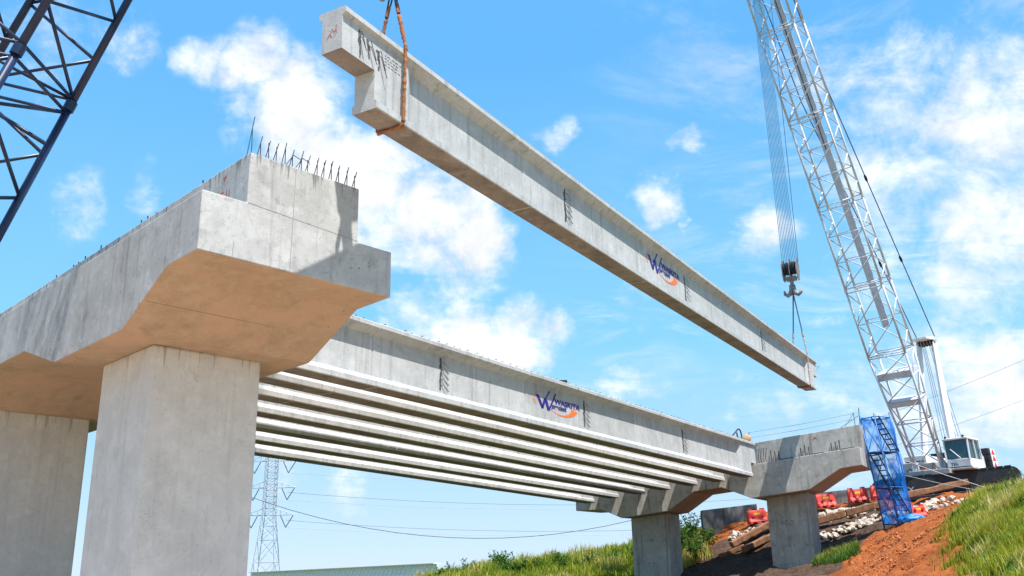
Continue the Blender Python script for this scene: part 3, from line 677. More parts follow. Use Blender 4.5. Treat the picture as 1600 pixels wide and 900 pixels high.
def hook_block(base, label, s=1.0, dirx=Vector((1, 0, 0))):
    """base is the bearing point of the hook; sheave block above it"""
    b = Vector(base); dirx = dirx.normalized(); dy = Zv.cross(dirx)
    h = empty('hook_block', b, label, 'hook', 'crane hook blocks')
    for sg in (1, -1):     # double ramshorn hook
        pts = [b + dirx * sg * .05 * s + Zv * .55 * s, b + dirx * sg * .06 * s + Zv * .32 * s, b + dirx * sg * .12 * s + Zv * .12 * s, b + dirx * sg * .27 * s + Zv * .02 * s, b + dirx * sg * .40 * s + Zv * .12 * s, b + dirx * sg * .43 * s + Zv * .30 * s]
        mb = MB(); mb.tube(pts, [.11 * s, .12 * s, .125 * s, .11 * s, .085 * s, .04 * s], 10); part('hook_horn', mb, M['hook_steel'], h, smooth=True)
    mb = MB(); mb.tube([b + Zv * .45 * s, b + Zv * .85 * s], .10 * s, 10); part('shank', mb, M['hook_steel'], h)
    mb = MB(); Mx = Matrix(((dirx.x, dy.x, 0), (dirx.y, dy.y, 0), (0, 0, 1)))
    mb.box(b + Zv * .90 * s, (.52 * s, .30 * s, .22 * s), Mx); part('trunnion', mb, M['hook_steel'], h, bevel=.02)
    for q in (-.24, -.08, .08, .24):
        mb = MB(); c = b + Zv * 1.45 * s + dirx * q * s; mb.tube([c - dirx * .045 * s, c - dirx * .02 * s, c + dirx * .02 * s, c + dirx * .045 * s], [.36 * s, .31 * s, .31 * s, .36 * s], 18); part('sheave', mb, M['crane_black'], h)
    for q in (-.36, 0, .36):
        mb = MB(); c = b + dirx * q * s
        poly = [(-.17, .80), (.17, .80), (.33, 1.15), (.36, 1.65), (.20, 1.95), (-.20, 1.95), (-.36, 1.65), (-.33, 1.15)]
        mb.prism(poly, lambda a, z, d: c + dy * a * s + Zv * z * s + dirx * d, -.022 * s, .022 * s); part('cheek_plate', mb, M['hook_steel'], h)
    return h
kf_ = 44.5; far_hook = hw(kf_, 0, 2.1) + Zv * 2.85; kn_ = 1.02; near_hook = hw(kn_, 0, 2.1) + Zv * 1.30
basket(kn_, near_hook + Zv * .1, 'rust-brown wrapped sling around the near notched end of the hanging girder', (M['rust'], M['navy'], M['rust']), .034, .016, .75)
basket(kf_, far_hook + Zv * .1, 'pale wrapped sling around the far end of the hanging girder, under the hook', (M['wrap_pale'], M['rope'], M['rust']), .034, .022, .75)
hook_block(far_hook, 'grey multi-sheave hook block on the white crane holding the girder far end', .92, Vector((math.sin(HY), math.cos(HY), 0)).cross(Zv))
hook_block(near_hook, 'hook block of the navy crane above the near girder end', 1.05, Vector((math.sin(HY), math.cos(HY), 0)).cross(Zv))

# ------------------------------------------------------------------ left crane (navy lattice boom)
c1 = Vector((-9.31, 15.61, 7.78)); ax = Vector((.306, .061, .950)).normalized()
v2 = Vector((-.11, -1.75, .15)); v2 = (v2 - ax * v2.dot(ax)); v3 = ax.cross(v2) * -1.15
lc = empty('crane_boom', c1 - ax * 8, 'dark navy lattice crane boom crossing the upper left corner', 'crane')
J0 = 2.81          # station of the section joint seen in the photograph
def lattice(parent, o, a, offs, s0, s1, pitch, rc, rb, mat, start=0.0, zig=True, name='boom_section', faces=((0, 1), (1, 3), (3, 2), (2, 0)), horiz=False, frames=True):
    sec = bpy.data.objects.new(name, None); col.objects.link(sec); sec.parent = parent
    base = wloc(parent)
    for f in offs:
        c = o + a * s1 + f; m_ = MB(); m_.tube([c - a * rc * 1.4, c + a * rc * 1.4], rc * 1.45, 10); part('connector', m_, mat, sec, off=base)
    for f in offs:
        m_ = MB(); m_.tube([o + a * s0 + f, o + a * s1 + f], rc, 10); part('chord', m_, mat, sec, smooth=True, off=base)
    def br(p, q, r=rb):
        m_ = MB(); m_.tube([p, q], r, 6); part('brace', m_, mat, sec, smooth=True, off=base)
    if frames:
        for s_ in (s0 + rc * 2, s1 - rc * 2):
            for i, j in faces: br(o + a * s_ + offs[i], o + a * s_ + offs[j])
        br(o + a * (s0 + rc * 2) + offs[0], o + a * (s0 + rc * 2) + offs[3])
    n = max(1, round((s1 - s0 - rc * 4) / pitch)); L = (s1 - s0 - rc * 4) / n; b0 = s0 + rc * 2
    for i, j in faces:
        for k in range(n):
            y0, y1 = b0 + k * L, b0 + (k + 1) * L
            if zig:
                br(o + a * y0 + offs[i], o + a * (y0 + L / 2) + offs[j]); br(o + a * (y0 + L / 2) + offs[j], o + a * y1 + offs[i])
            else:
                br(o + a * y0 + offs[i], o + a * y1 + offs[j])
                if k: br(o + a * y0 + offs[i], o + a * y0 + offs[j], rb * .9)
    return sec
offs = [Vector((0, 0, 0)), v2, v3, v2 + v3]
for k in range(-2, 5):
    if k == -2: continue
    lattice(lc, c1, ax, offs, J0 + 6.0 * k, J0 + 6.0 * (k + 1), 2.0, .074, .034, M['navy'])
ctr = (v2 + v3) / 2
# small access ladder and lashings between the chords below the joint
p0, p1 = c1 + ax * (J0 - .25) + v2 * .15, c1 + ax * (J0 - .25) + v2 * .15 + v3 * .95
mb = MB(); mb.tube([c1 + ax * (J0 - .9), c1 + ax * (J0 - .3) + v3], .04, 6); part('brace', mb, M['navy'], lc, smooth=True)
# boom head and rope down to the near hook block
mb = MB(); th = c1 + ax * (J0 + 30) + ctr; mb.box(th, (1.2, 1.4, 1.2)); part('boom_head', mb, M['navy'], lc, bevel=.05)
for q in (-.24, -.08, .08, .24):
    mb = MB(); d_ = Vector((math.sin(HY), math.cos(HY), 0)).cross(Zv).normalized()
    mb.tube([near_hook + Zv * 1.5 + d_ * q, th + d_ * q * .5], .018, 5); part('hoist_rope', mb, M['rope'], lc)

# ------------------------------------------------------------------ right crane (white crawler crane)
Fb = Vector((22.17, 50.0, 6.87)); tipxy = hw(kf_, 0, 2.1); Tb = Vector((tipxy.x, tipxy.y, 34.0))
fwd = Vector((Tb.x - Fb.x, Tb.y - Fb.y, 0)).normalized(); cright = Vector((fwd.y, -fwd.x, 0)); cup = Vector((-.055, .02, 1)).normalized()
Cc = Vector((Fb.x, Fb.y, 5.35)) - fwd * 1.3
def LC(x, y, z): return Cc + cright * x + fwd * y + cup * z
crane = empty('crawler_crane', Cc, 'white crawler crane with tall lattice boom standing on the embankment at right', 'crane')
MC = Matrix((( cright.x, fwd.x, cup.x), (cright.y, fwd.y, cup.y), (cright.z, fwd.z, cup.z)))
def cbox(name, c, size, mat, parent=crane, bevel=.025, taper=1.0):
    mb = MB(); mb.box(LC(*c), size, MC, 0, taper); return part(name, mb, mat, parent, bevel=bevel, off=Cc)
# boom
ba = (Tb - Fb).normalized(); bw = ba.cross(Zv).normalized(); bd = ba.cross(bw).normalized(); BL = (Tb - Fb).length
if bd.z > 0: bd = -bd
hwid, hdep = 1.0, .62
def boffs(w, d): return [bw * w + bd * d, -bw * w + bd * d, bw * w - bd * d, -bw * w - bd * d]
full = boffs(hwid, hdep)
joints = [.215, .345, .50, .665, .83, .97]
# tapered base section
bs = bpy.data.objects.new('boom_section', None); col.objects.link(bs); bs.parent = crane
for sg in (1, -1):
    m_ = MB(); m_.box(Fb + bw * sg * .72, (.26, .26, .5)); part('foot_lug', m_, M['boom_white'], bs, bevel=.03, off=Cc)
s1 = joints[0] * BL; foot = boffs(.72, .16)
def brw(p, q, r, par): m_ = MB(); m_.tube([p, q], r, 6); part('brace', m_, M['boom_white'], par, smooth=True, off=Cc)
for f0, f1 in zip(foot, full):
    m_ = MB(); m_.tube([Fb + f0, Fb + ba * s1 + f1], .062, 10); part('chord', m_, M['boom_white'], bs, smooth=True, off=Cc)
def bp(i, s): t = s / s1; return Fb + ba * s + foot[i].lerp(full[i], t)
for i, j in ((0, 1), (1, 3), (3, 2), (2, 0)):
    n = 5
    for k in range(n):
        a0, a1 = s1 * k / n, s1 * (k + 1) / n
        brw(bp(i, a0), bp(j, a1), .034, bs); brw(bp(i, a1), bp(j, a1), .034, bs)
for sfrac in (.55, .80):     # box cross beams at the top of the base section
    m_ = MB(); q = [bp(i, s1 * sfrac) for i in range(4)]; q2 = [bp(i, s1 * (sfrac + .055)) for i in range(4)]
    m_.loft([[q[0], q[1], q2[1], q2[0]], [q[2], q[3], q2[3], q2[2]]]); part('cross_beam', m_, M['boom_white'], bs, off=Cc)
for k in range(len(joints) - 1):
    lattice(crane, Fb, ba, full, joints[k] * BL, joints[k + 1] * BL, 1.65, .060, .030, M['boom_white'], zig=False, faces=((0, 1), (3, 2)))
    # sides are laced in a zigzag
    s0_, s1_ = joints[k] * BL + .12, joints[k + 1] * BL - .12; n = max(1, round((s1_ - s0_) / 1.65)); L_ = (s1_ - s0_) / n
    par = [o for o in crane.children if o.name.startswith('boom_section')][-1]
    for i, j in ((0, 2), (1, 3)):
        for q in range(n):
            y0 = s0_ + q * L_
            brw(Fb + ba * y0 + full[i], Fb + ba * (y0 + L_ / 2) + full[j], .034, par); brw(Fb + ba * (y0 + L_ / 2) + full[j], Fb + ba * (y0 + L_) + full[i], .034, par)
# walkway inside the boom
mb = MB(); wv = bw * .20; c0, c1_ = Fb + ba * BL * .26 - bd * (hdep - .03), Fb + ba * BL * .97 - bd * (hdep - .03)
mb.loft([[c0 + wv, c0 - wv, c0 - wv + bd * .05, c0 + wv + bd * .05], [c1_ + wv, c1_ - wv, c1_ - wv + bd * .05, c1_ + wv + bd * .05]]); part('walkway', mb, M['walkway'], crane)
mb = MB(); c0, c1_ = Fb + ba * BL * .60 + bd * .1 - bw * .25, Fb + ba * BL * .97 + bd * .1 - bw * .2; mb.tube([c0, c1_], .035, 6); part('inner_pendant', mb, M['rope'], crane)
mb = MB(); mb.box(Fb + ba * BL * .99, (2.0, .9, 1.2), Matrix((( bw.x, bd.x, ba.x), (bw.y, bd.y, ba.y), (bw.z, bd.z, ba.z)))); part('boom_head', mb, M['boom_white'], crane, bevel=.05)
for q in (-.6, -.2, .2, .6):
    mb = MB(); c = Tb + bw * q; mb.tube([c - bw * .06, c + bw * .06], .45, 18); part('head_sheave', mb, M['crane_black'], crane)
# hoist ropes
hd = Vector((math.sin(HY), math.cos(HY), 0)).cross(Zv).normalized()
for q in range(10):
    f = (q - 4.5) / 4.5; mb = MB(); mb.tube([far_hook + Zv * 1.5 + hd * f * .34, Tb + bw * f * -.26 + ba * .2], .017, 5); part('hoist_rope', mb, M['rope_teal'], crane)
mb = MB(); mb.tube([far_hook + Zv * 1.6 + hd * .40, Tb + bw * -.75], .015, 5); part('hoist_rope', mb, M['rope'], crane)
# mast, pendants
Hm = Vector((24.0, 52.0, 14.15))
for sg in (1, -1):
    mb = MB(); a0 = LC(sg * .85, -.4, 1.3); b0 = Hm + bw * sg * .42
    mb.loft([[a0 + Vector((dx * .13, dy * .12, 0)) for dx, dy in ((-1, -1), (1, -1), (1, 1), (-1, 1))], [a0.lerp(b0, .5) + Vector((dx * .17, dy * .15, 0)) for dx, dy in ((-1, -1), (1, -1), (1, 1), (-1, 1))], [b0 + Vector((dx * .12, dy * .11, 0)) for dx, dy in ((-1, -1), (1, -1), (1, 1), (-1, 1))]])
    part('mast_leg', mb, M['crane_white'], crane, bevel=.03)
    mb = MB(); mb.tube([Hm + bw * sg * .5 + Zv * .3 - fwd * .05, Fb + ba * BL * .70 + bw * sg * .8 - bd * 1.25, Tb + bw * sg * .8 - bd * .5], .028, 6); part('pendant', mb, M['rope'], crane)
    for f in (.33, .66):
        c = (Hm + Zv * .3 + bw * sg * .5).lerp(Fb + ba * BL * .70 + bw * sg * .8 - bd * 1.25, f); mb = MB(); d_ = (Tb - Hm).normalized(); mb.tube([c - d_ * .22, c - d_ * .1, c + d_ * .1, c + d_ * .22], [.03, .075, .075, .03], 8); part('pendant_link', mb, M['crane_black'], crane)
    for q in range(3):
        mb = MB(); mb.tube([Hm + bw * (sg * .12 + .07 * q * sg), LC(sg * (.25 + .18 * q), -3.1, 1.6)], .014, 5); part('luffing_rope', mb, M['rope_teal'], crane)
mb = MB(); mb.tube([Hm - bw * .55, Hm + bw * .55], .13, 12); part('mast_drum', mb, M['crane_grey'], crane)
for q in (-.36, -.18, 0, .18, .36):
    mb = MB(); mb.tube([Hm + bw * (q - .035), Hm + bw * (q + .035)], .22, 16); part('head_sheave', mb, M['crane_black'], crane)
mb = MB(); a0 = Hm + Zv * .1; mb.loft([[a0 + fwd * .0 + bw * .5, a0 - bw * .5, a0 - bw * .5 + Zv * .22, a0 + bw * .5 + Zv * .22], [a0 + fwd * 1.0 + bw * .42 + Zv * -.05, a0 + fwd * 1.0 - bw * .42 - Zv * .05, a0 + fwd * 1.0 - bw * .42 + Zv * .05, a0 + fwd * 1.0 + bw * .42 + Zv * .05]]); part('mast_head_frame', mb, M['crane_white'], crane)
# superstructure
cbox('deck', (0, -1.0, 1.12), (2.9, 6.4, .26), M['crane_grey'])
cbox('slew_ring', (0, 0, .9), (1.6, 1.6, .25), M['crane_black'])
cbox('machinery_house', (.75, -.9, 1.72), (1.2, 3.6, .95), M['crane_white'])
cbox('machinery_house', (-.95, -1.7, 1.68), (.9, 2.6, .85), M['crane_white'])
cbox('winch_cover', (.15, .55, 1.50), (.95, .9, .5), M['crane_grey'])
cbox('front_panel', (1.2, .96, 1.55), (.55, .06, .55), M['crane_grey'])
mb = MB(); mb.tube([LC(-.55, .2, 1.55), LC(.6, .2, 1.55)], .26, 14); part('winch_drum', mb, M['crane_black'], crane)
for sg in (1, -1): cbox('boom_bracket', (sg * .72, 1.15, 1.35), (.12, .6, .55), M['crane_white'])
cbox('door', (1.362, -.4, 1.7), (.03, .8, .7), M['crane_grey']); cbox('door', (1.362, -1.4, 1.7), (.03, .8, .7), M['crane_grey'])
# cab: white frame round dark glass
cx, cy, cz = -1.85, 1.0, 1.24; cwid, cdep, chgt = 1.2, 1.6, 1.55
cabb = cbox('cab', (cx, cy, cz + .24), (cwid, cdep, .46), M['crane_white'], taper=1.0)
def cab_pt(x, y, z): return LC(cx + x, cy + y, cz + z)
mb = MB(); xw, yd = cwid / 2 - .04, cdep / 2 - .04
ft = .10
mb.loft([[cab_pt(-xw, -yd, .46), cab_pt(xw, -yd, .46), cab_pt(xw, yd + .02, .46), cab_pt(-xw, yd + .02, .46)], [cab_pt(-xw, -yd, 1.45), cab_pt(xw, -yd, 1.45), cab_pt(xw, yd - .12, 1.45), cab_pt(-xw, yd - .12, 1.45)]])
part('window_glass', mb, M['glass'], cabb, off=Cc)
for (x, y, y2) in ((-1, -1, -1), (1, -1, -1), (1, 1, .8), (-1, 1, .8), (1, -.1, -.1), (-1, -.1, -.1)):
    mb = MB(); mb.tube([cab_pt(x * cwid / 2, y * cdep / 2, .44), cab_pt(x * cwid / 2, y2 * cdep / 2, 1.48)], .045, 4); part('pillar', mb, M['crane_white'], cabb, off=Cc)
cbox('cab_roof', (cx, cy - .05, cz + 1.52), (cwid + .1, cdep + .02, .12), M['crane_white'], cabb, .04)
mb = MB(); mb.tube([cab_pt(-.15, cdep / 2 + .03, .5), cab_pt(.30, cdep / 2 - .02, 1.0)], .018, 5); part('wiper_arm', mb, M['white_flat'], cabb, off=Cc)
cbox('seat', (cx, cy - .2, cz + .8), (.4, .4, .5), M['crane_black'], cabb)
cbox('cab_platform', (cx - .05, cy - .3, cz - .05), (1.35, 2.5, .10), M['crane_grey'])
for yy in (-.9, -.3):
    mb = MB(); mb.tube([LC(-2.15, yy, 1.2), LC(-2.15, yy, 2.0), LC(-2.15, yy + .45, 2.15), LC(-2.15, yy + .5, 1.2)], .025, 6); part('handrail', mb, M['crane_white'], crane)
cbox('side_box', (-1.55, -.75, 1.75), (1.0, .8, .8), M['crane_white'])
# brand lettering on the cab front
Mt = Matrix.Translation(cab_pt(.42, cdep / 2 + .012, .13) - Cc) @ Matrix((( -cright.x, cup.x, fwd.x, 0), (-cright.y, cup.y, fwd.y, 0), (-cright.z, cup.z, fwd.z, 0), (0, 0, 0, 1)))
text_part('lettering', 'TEREX', .21, M['ink'], Mt, cabb, 0, .006, 1.1)
# counterweight with warning chevrons
for k in range(4): cbox('counterweight_slab', (0, -3.75, 1.45 + .36 * k), (3.3, 1.0, .34), M['crane_black'])
for sg in (-1,):
    pl = cbox('warning_board', (-1.69, -3.75, 1.95), (.04, .62, 1.45), M['white_flat'], crane, 0)
    for k in range(4):
        mb = MB(); z0 = 1.28 + .36 * k; x = -1.715
        mb.prism([(-.26, z0), (.26, z0), (0, z0 + .33)], lambda a, z, d: LC(x + d, -3.75 + a, z), -.004, .004); part('chevron', mb, M['red_flat'], pl, off=Cc)
# crawler tracks
td = Vector((.93, -.365, .06)).normalized(); tn = Vector((-td.y, td.x, 0)).normalized()
for off_, nm in ((-1.75, 'near'), (1.75, 'far')):
    c = Vector((Cc.x, Cc.y, 5.42)) + tn * off_; mb = MB(); L_, hh, ww_ = 3.3, .48, .42
    ring = [(-L_ + .1 - hh * math.sin(a) * .9, hh + hh * math.cos(a)) for a in np.linspace(0, math.pi, 9)] + [(L_ - .1 + hh * math.sin(a) * .9, hh - hh * math.cos(a)) for a in np.linspace(0, math.pi, 9)]
    mb.loft([[c + td * a + Zv * b + tn * w_ for a, b in ring] for w_ in (-ww_, ww_)]); tr = part('crawler_track', mb, M['crane_black'], crane, bevel=.02)
    for k in range(17):
        mb = MB(); p_ = c + td * (-L_ + .3 + k * .38) + Zv * (2 * hh + .02); mb.box(p_, (.30, 2 * ww_ + .06, .06), Matrix(((td.x, tn.x, 0), (td.y, tn.y, 0), (td.z, tn.z, 1)))); part('track_shoe', mb, M['crane_black'], tr, off=Cc)
    if off_ < 0:
        mb = MB(); p_ = c + td * 0 + Zv * .5 - tn * (ww_ + .02); mb.box(p_, (5.4, .05, .55), Matrix(((td.x, tn.x, 0), (td.y, tn.y, 0), (td.z, tn.z, 1)))); tf = part('track_frame', mb, M['crane_black'], tr, off=Cc)
        q_ = c - td * 2.75 + Zv * .18 - tn * (ww_ + .052)
        text_part('lettering', 'TEREX', .42, M['rope_grey'], Matrix.Translation(q_ - Cc) @ Matrix(((td.x, 0, -tn.x, 0), (td.y, 0, -tn.y, 0), (td.z, 1, 0, 0), (0, 0, 0, 1))), tr, 0, .012, 1.05)
mb = MB(); mb.box((Cc.x, Cc.y, 5.95), (2.8, 2.6, .6), Matrix(((td.x, tn.x, 0), (td.y, tn.y, 0), (td.z, tn.z, 1)))); part('car_body', mb, M['crane_black'], crane, bevel=.04)

# grilles, hoses, rails and lamps of the superstructure
for k in range(6): cbox('grille_slat', (1.375, -2.1 + .0, 1.42 + .11 * k), (.03, .7, .05), M['crane_black'], bevel=0)
for k in range(5): cbox('grille_slat', (.75, .92, 1.40 + .12 * k), (.95, .03, .05), M['crane_black'], bevel=0)
for k, (a, b, c, d) in enumerate((((-.5, .9, 1.3), (-.3, 1.3, 1.7), (-.1, 1.1, 1.2), (.3, 1.2, 1.35)), ((.5, 1.0, 1.25), (.35, 1.35, 1.6), (.1, 1.2, 1.5), (-.1, 1.1, 1.25)), ((-.7, .7, 1.5), (-.6, 1.2, 1.9), (-.62, 1.3, 2.4), (-.66, 1.25, 2.9)), ((.8, 1.05, 1.2), (1.0, 1.3, 1.5), (1.25, 1.1, 1.3), (1.3, .9, 1.6)))):
    mb = MB(); mb.tube([LC(*a), LC(*b), LC(*c), LC(*d)], .03, 6); part('hose', mb, M['crane_black'], crane, smooth=True)
for x in (.2, .75, 1.3):
    mb = MB(); mb.tube([LC(x, -2.6, 2.18), LC(x, -2.6, 2.95)], .02, 6); part('rail_post', mb, M['crane_white'], crane)
mb = MB(); mb.tube([LC(.2, -2.6, 2.93), LC(1.3, -2.6, 2.93), LC(1.3, .6, 2.93)], .02, 6); part('guard_rail', mb, M['crane_white'], crane)
mb = MB(); mb.tube([LC(-.9, -2.2, 2.1), LC(-.9, -2.2, 2.7), LC(-.9, -2.4, 2.85)], .06, 8); part('exhaust_pipe', mb, M['crane_black'], crane, smooth=True)
cbox('fuel_tank', (1.25, .75, 1.0), (.4, .6, .5), M['crane_black']); cbox('tool_box', (.15, 1.25, 1.22), (1.0, .25, .28), M['crane_grey'])
mb = MB(); c_ = LC(.35, 1.02, 1.52); mb.tube([c_, c_ + fwd * .012], .10, 14); part('round_emblem', mb, M['red_flat'], crane)
cbox('cab_sill', (cx, cy + cdep / 2 + .01, cz + .02), (cwid + .06, .05, .09), M['crane_black'], cabb, .01)
for sg in (-1, 1):
    mb = MB(); mb.tube([cab_pt(sg * .45, cdep / 2 - .1, 1.58), cab_pt(sg * .45, cdep / 2 - .1, 1.68)], .06, 8); part('work_lamp', mb, M['crane_black'], cabb, off=Cc)
# black steel mats under the tracks
mb = MB(); mb.box((Cc.x + .4, Cc.y - 1.9, 5.30), (8.6, 2.2, .22), Matrix(((td.x, tn.x, 0), (td.y, tn.y, 0), (td.z, tn.z, 1)))); single('steel_mat', mb, M['crane_black'], 'long black steel mat under the white crane tracks', 'mat', bevel=.03)

# ------------------------------------------------------------------ scaffold stair tower
sb_ = Vector((17.02, 42.3, gz(16.9, 42.5) - .1)); se1 = Vector((.90, .43, 0)).normalized(); se2 = Vector((-.43, .90, 0)).normalized(); sup = Vector((-.085, .0, 1))
sc_ = empty('scaffold_tower', sb_, 'blue scaffold stair tower wrapped in blue safety net beside the far pier', 'scaffold')
SWd, SDp, SHt = .98, .85, 5.2
def sp(a, b, z): return sb_ + se1 * a + se2 * b + sup * z
for a in (0, SWd):
    for b in (0, SDp):
        mb = MB(); mb.tube([sp(a, b, 0), sp(a, b, SHt + (.15 if a else .05))], .034, 8); part('post', mb, M['blue_steel'], sc_, smooth=True)
for z in (.3, 1.9, 3.5, 5.1):
    for (p, q) in (((0, 0), (SWd, 0)), ((0, SDp), (SWd, SDp)), ((0, 0), (0, SDp)), ((SWd, 0), (SWd, SDp))):
        mb = MB(); mb.tube([sp(*p, z), sp(*q, z)], .026, 6); part('ledger', mb, M['blue_steel'], sc_, smooth=True)
for z in (.3, 1.9, 3.5):
    for b in (0, SDp):
        for f in (0, 1):
            mb = MB(); mb.tube([sp(SWd * f, b, z), sp(SWd * (1 - f), b, z + 1.6)], .018, 6); part('cross_brace', mb, M['blue_steel'], sc_, smooth=True)
for lev in range(3):
    z0 = .3 + 1.6 * lev; b = .35 + .5 * (lev % 2); lo, hi = (SWd * .98, .05) if lev % 2 == 0 else (.85, .05)
    if lev != 1: lo, hi = SWd * .9, .08
    else: lo, hi = SWd * .75, .02
    for db in (-.22, .22):
        mb = MB(); mb.tube([sp(lo, b + db - .3, z0), sp(hi, b + db - .3, z0 + 1.6)], .03, 6); st_ = part('ladder_stringer', mb, M['scaf_dark'], sc_)
    for k in range(7):
        f = (k + .5) / 7; mb = MB(); p_ = sp(lo + (hi - lo) * f, b - .3, z0 + 1.6 * f); mb.box(p_, (.16, .44, .03), Matrix(((se1.x, se2.x, 0), (se1.y, se2.y, 0), (0, 0, 1)))); part('stair_tread', mb, M['scaf_dark'], sc_)
for z in (1.9, 3.5):
    mb = MB(); mb.box(sp(SWd * .5, SDp * .75, z + .03), (SWd, .5, .04), Matrix(((se1.x, se2.x, 0), (se1.y, se2.y, 0), (0, 0, 1)))); part('platform', mb, M['scaf_dark'], sc_)
def net(name, pa, pb, z0, z1, bulge, seed):
    r_ = random.Random(seed); na, nz = 12, 34; vs = []; fs = []
    ph = [r_.uniform(0, 6) for _ in range(6)]
    nrm = (Vector(pb) - Vector(pa)).cross(Zv).normalized()
    for j in range(nz + 1):
        z = z0 + (z1 - z0) * j / nz; pinch = .16 * (1 + math.sin(z * 1.9 + ph[4])) * (1 - j / nz * .4)
        for i in range(na + 1):
            f = i / na; p = Vector(pa).lerp(Vector(pb), pinch * .4 + f * (1 - pinch * .6)); w_ = bulge * (math.sin(f * 9 + z * 1.3 + ph[0]) * .5 + math.sin(f * 17 - z * 2.1 + ph[1]) * .35 + math.sin(z * 4 + ph[2]) * .3)
            vs.append(p + sup * z + nrm * w_)
    for j in range(nz):
        for i in range(na): k = j * (na + 1) + i; fs.append((k, k + 1, k + na + 2, k + na + 1))
    mb = MB(); mb.add(vs, fs); part(name, mb, M['net'], sc_, smooth=True)
net('safety_net', sb_ + se1 * (SWd + .05), sb_ + se1 * (SWd + .02) + se2 * (SDp + .05), .0, SHt - .1, .10, 1)
net('safety_net', sb_ - se1 * .02 + se2 * (SDp + .06), sb_ + se1 * (SWd + .04) + se2 * (SDp + .06), .3, SHt, .06, 2)
net('safety_net', sb_ + se1 * (SWd * .74) - se2 * .05, sb_ + se1 * (SWd + .06) - se2 * .04, .0, SHt - .3, .07, 3)
net('safety_net', sb_ + se1 * .03 - se2 * .06, sb_ + se1 * (SWd * .75) - se2 * .06, .4, 1.7, .05, 4)
# heap of net at its foot
def blob(c, size, seed, n=2, amp=.25, freq=2.5):
    import bmesh
    bm = bmesh.new(); bmesh.ops.create_icosphere(bm, subdivisions=n, radius=1)
    for v in bm.verts:
        k = 1 + amp * mnoise.noise(v.co * freq + Vector((seed * 3.7, seed * 1.3, seed)))
        v.co = Vector((v.co.x * size[0] * k, v.co.y * size[1] * k, v.co.z * size[2] * k)) + Vector(c)
    mb = MB(); mb.add([v.co.copy() for v in bm.verts], [[v.index for v in f.verts] for f in bm.faces]); bm.free(); return mb
tp = sp(.35, -.55, 0); single('net_heap', blob((tp.x, tp.y, gz(tp.x, tp.y) + .08), (.62, .35, .22), 3, 3, .5), M['tarp'], 'crumpled bright blue net heap at the foot of the scaffold', 'net', smooth=True)

# ------------------------------------------------------------------ retaining wall
def wall_obj(pts, h0, th, label):
    mb = MB(); secs = []
    for (x, y, z0, z1) in pts: secs.append([Vector((x, y, z0)), Vector((x, y + th, z0)), Vector((x, y + th, z1)), Vector((x, y, z1))])
    mb.loft(secs); single('retaining_wall', mb, M['conc_wall'], label, 'wall', bevel=.03)
wall_obj([(10.15, 51.8, 1.8, 4.95), (13.4, 52.6, 2.5, 5.3)], 0, .5, 'dark weathered concrete retaining wall between the two far columns')
wall_obj([(14.6, 54.2, 3, 5.75), (21.0, 55.2, 4, 6.3)], 0, .5, 'dark concrete wall behind the red barriers right of the far column')

# ------------------------------------------------------------------ timber logs and boulders on the embankment
def log(p, q, r, label, sq=True):
    p, q = Vector(p), Vector(q); mb = MB(); n = 9; t_ = (q - p).normalized(); a_ = Zv - t_ * t_.z; a_.normalize(); b_ = t_.cross(a_); secs = []
    for k in range(n + 1):
        c = p.lerp(q, k / n); w1, w2 = r * random.uniform(.88, 1.06), r * random.uniform(.80, .98); d_ = Vector((random.uniform(-.012, .012), random.uniform(-.012, .012), random.uniform(-.015, .015)))
        secs.append([c + d_ + b_ * x * w1 + a_ * y * w2 for x, y in ((-1, -.8), (-.8, -1), (.8, -1), (1, -.8), (1, .8), (.8, 1), (-.8, 1), (-1, .8))])
    mb.loft(secs); single('timber_log', mb, M['wood'], label, 'log', 'timber logs laid across the embankment', smooth=False, bevel=.02)
def onz(x, y, d=0): return (x, y, gz(x, y) + d)
log(onz(10.9, 48.6, .35), onz(13.1, 49.3, .38), .17, 'short upper log left of the far column')
log(onz(11.3, 47.8, .2), onz(13.2, 48.2, .25), .17, 'lower log left of the far column, under a row of rocks')
log(onz(10.2, 48.5, .05), onz(11.5, 48.4, .1), .14, 'stub log at the left end of the dark soil slope')
log(onz(15.0, 47.6, .45), onz(16.4, 47.3, .5), .2, 'pale log between two rock rows right of the far column')
log(onz(16.45, 47.3, .5), onz(18.4, 46.9, .5), .19, 'log behind the scaffold foot in line with the pale log')
log((18.9, 46.6, 5.05), (22.6, 47.0, 5.75), .17, 'long brown timber lying in front of the crane track')
rocks = [blob((0, 0, 0), (1, .8, .62), k, 1, .6, 1.6).mesh('boulder_%d' % k, M['rock']) for k in range(7)]
def rock(x, y, s, label, group, dz=.3):
    o = link('boulder', random.choice(rocks)); o.location = (x, y, gz(x, y) + dz * s); o.scale = (s * random.uniform(.8, 1.2), s * random.uniform(.8, 1.2), s * random.uniform(.8, 1.15)); o.rotation_euler = (random.uniform(-.5, .5), random.uniform(-.5, .5), random.uniform(0, 6.3))
    tag(o, label, 'rock', group)
for k in range(44): rock(random.uniform(11.2, 13.3), random.uniform(49.3, 50.6), random.uniform(.10, .22), 'pale rock in the band above the logs left of the far column', 'rocks left of the far column')
for k in range(80): rock(random.uniform(14.6, 18.9), random.uniform(48.0, 49.8), random.uniform(.12, .27), 'pale rock in the upper row behind the pale log', 'rocks in the upper row')
for k in range(64): rock(random.uniform(14.8, 18.6), random.uniform(45.8, 46.95), random.uniform(.10, .22), 'pale rock in the lower row under the pale log', 'rocks in the lower row')
for k in range(80):
    x = random.uniform(18.3, 21.2); rock(x, random.uniform(43.8, 46.8), random.uniform(.09, .24), 'rock in the pile right of the scaffold below the long timber', 'rocks right of the scaffold')
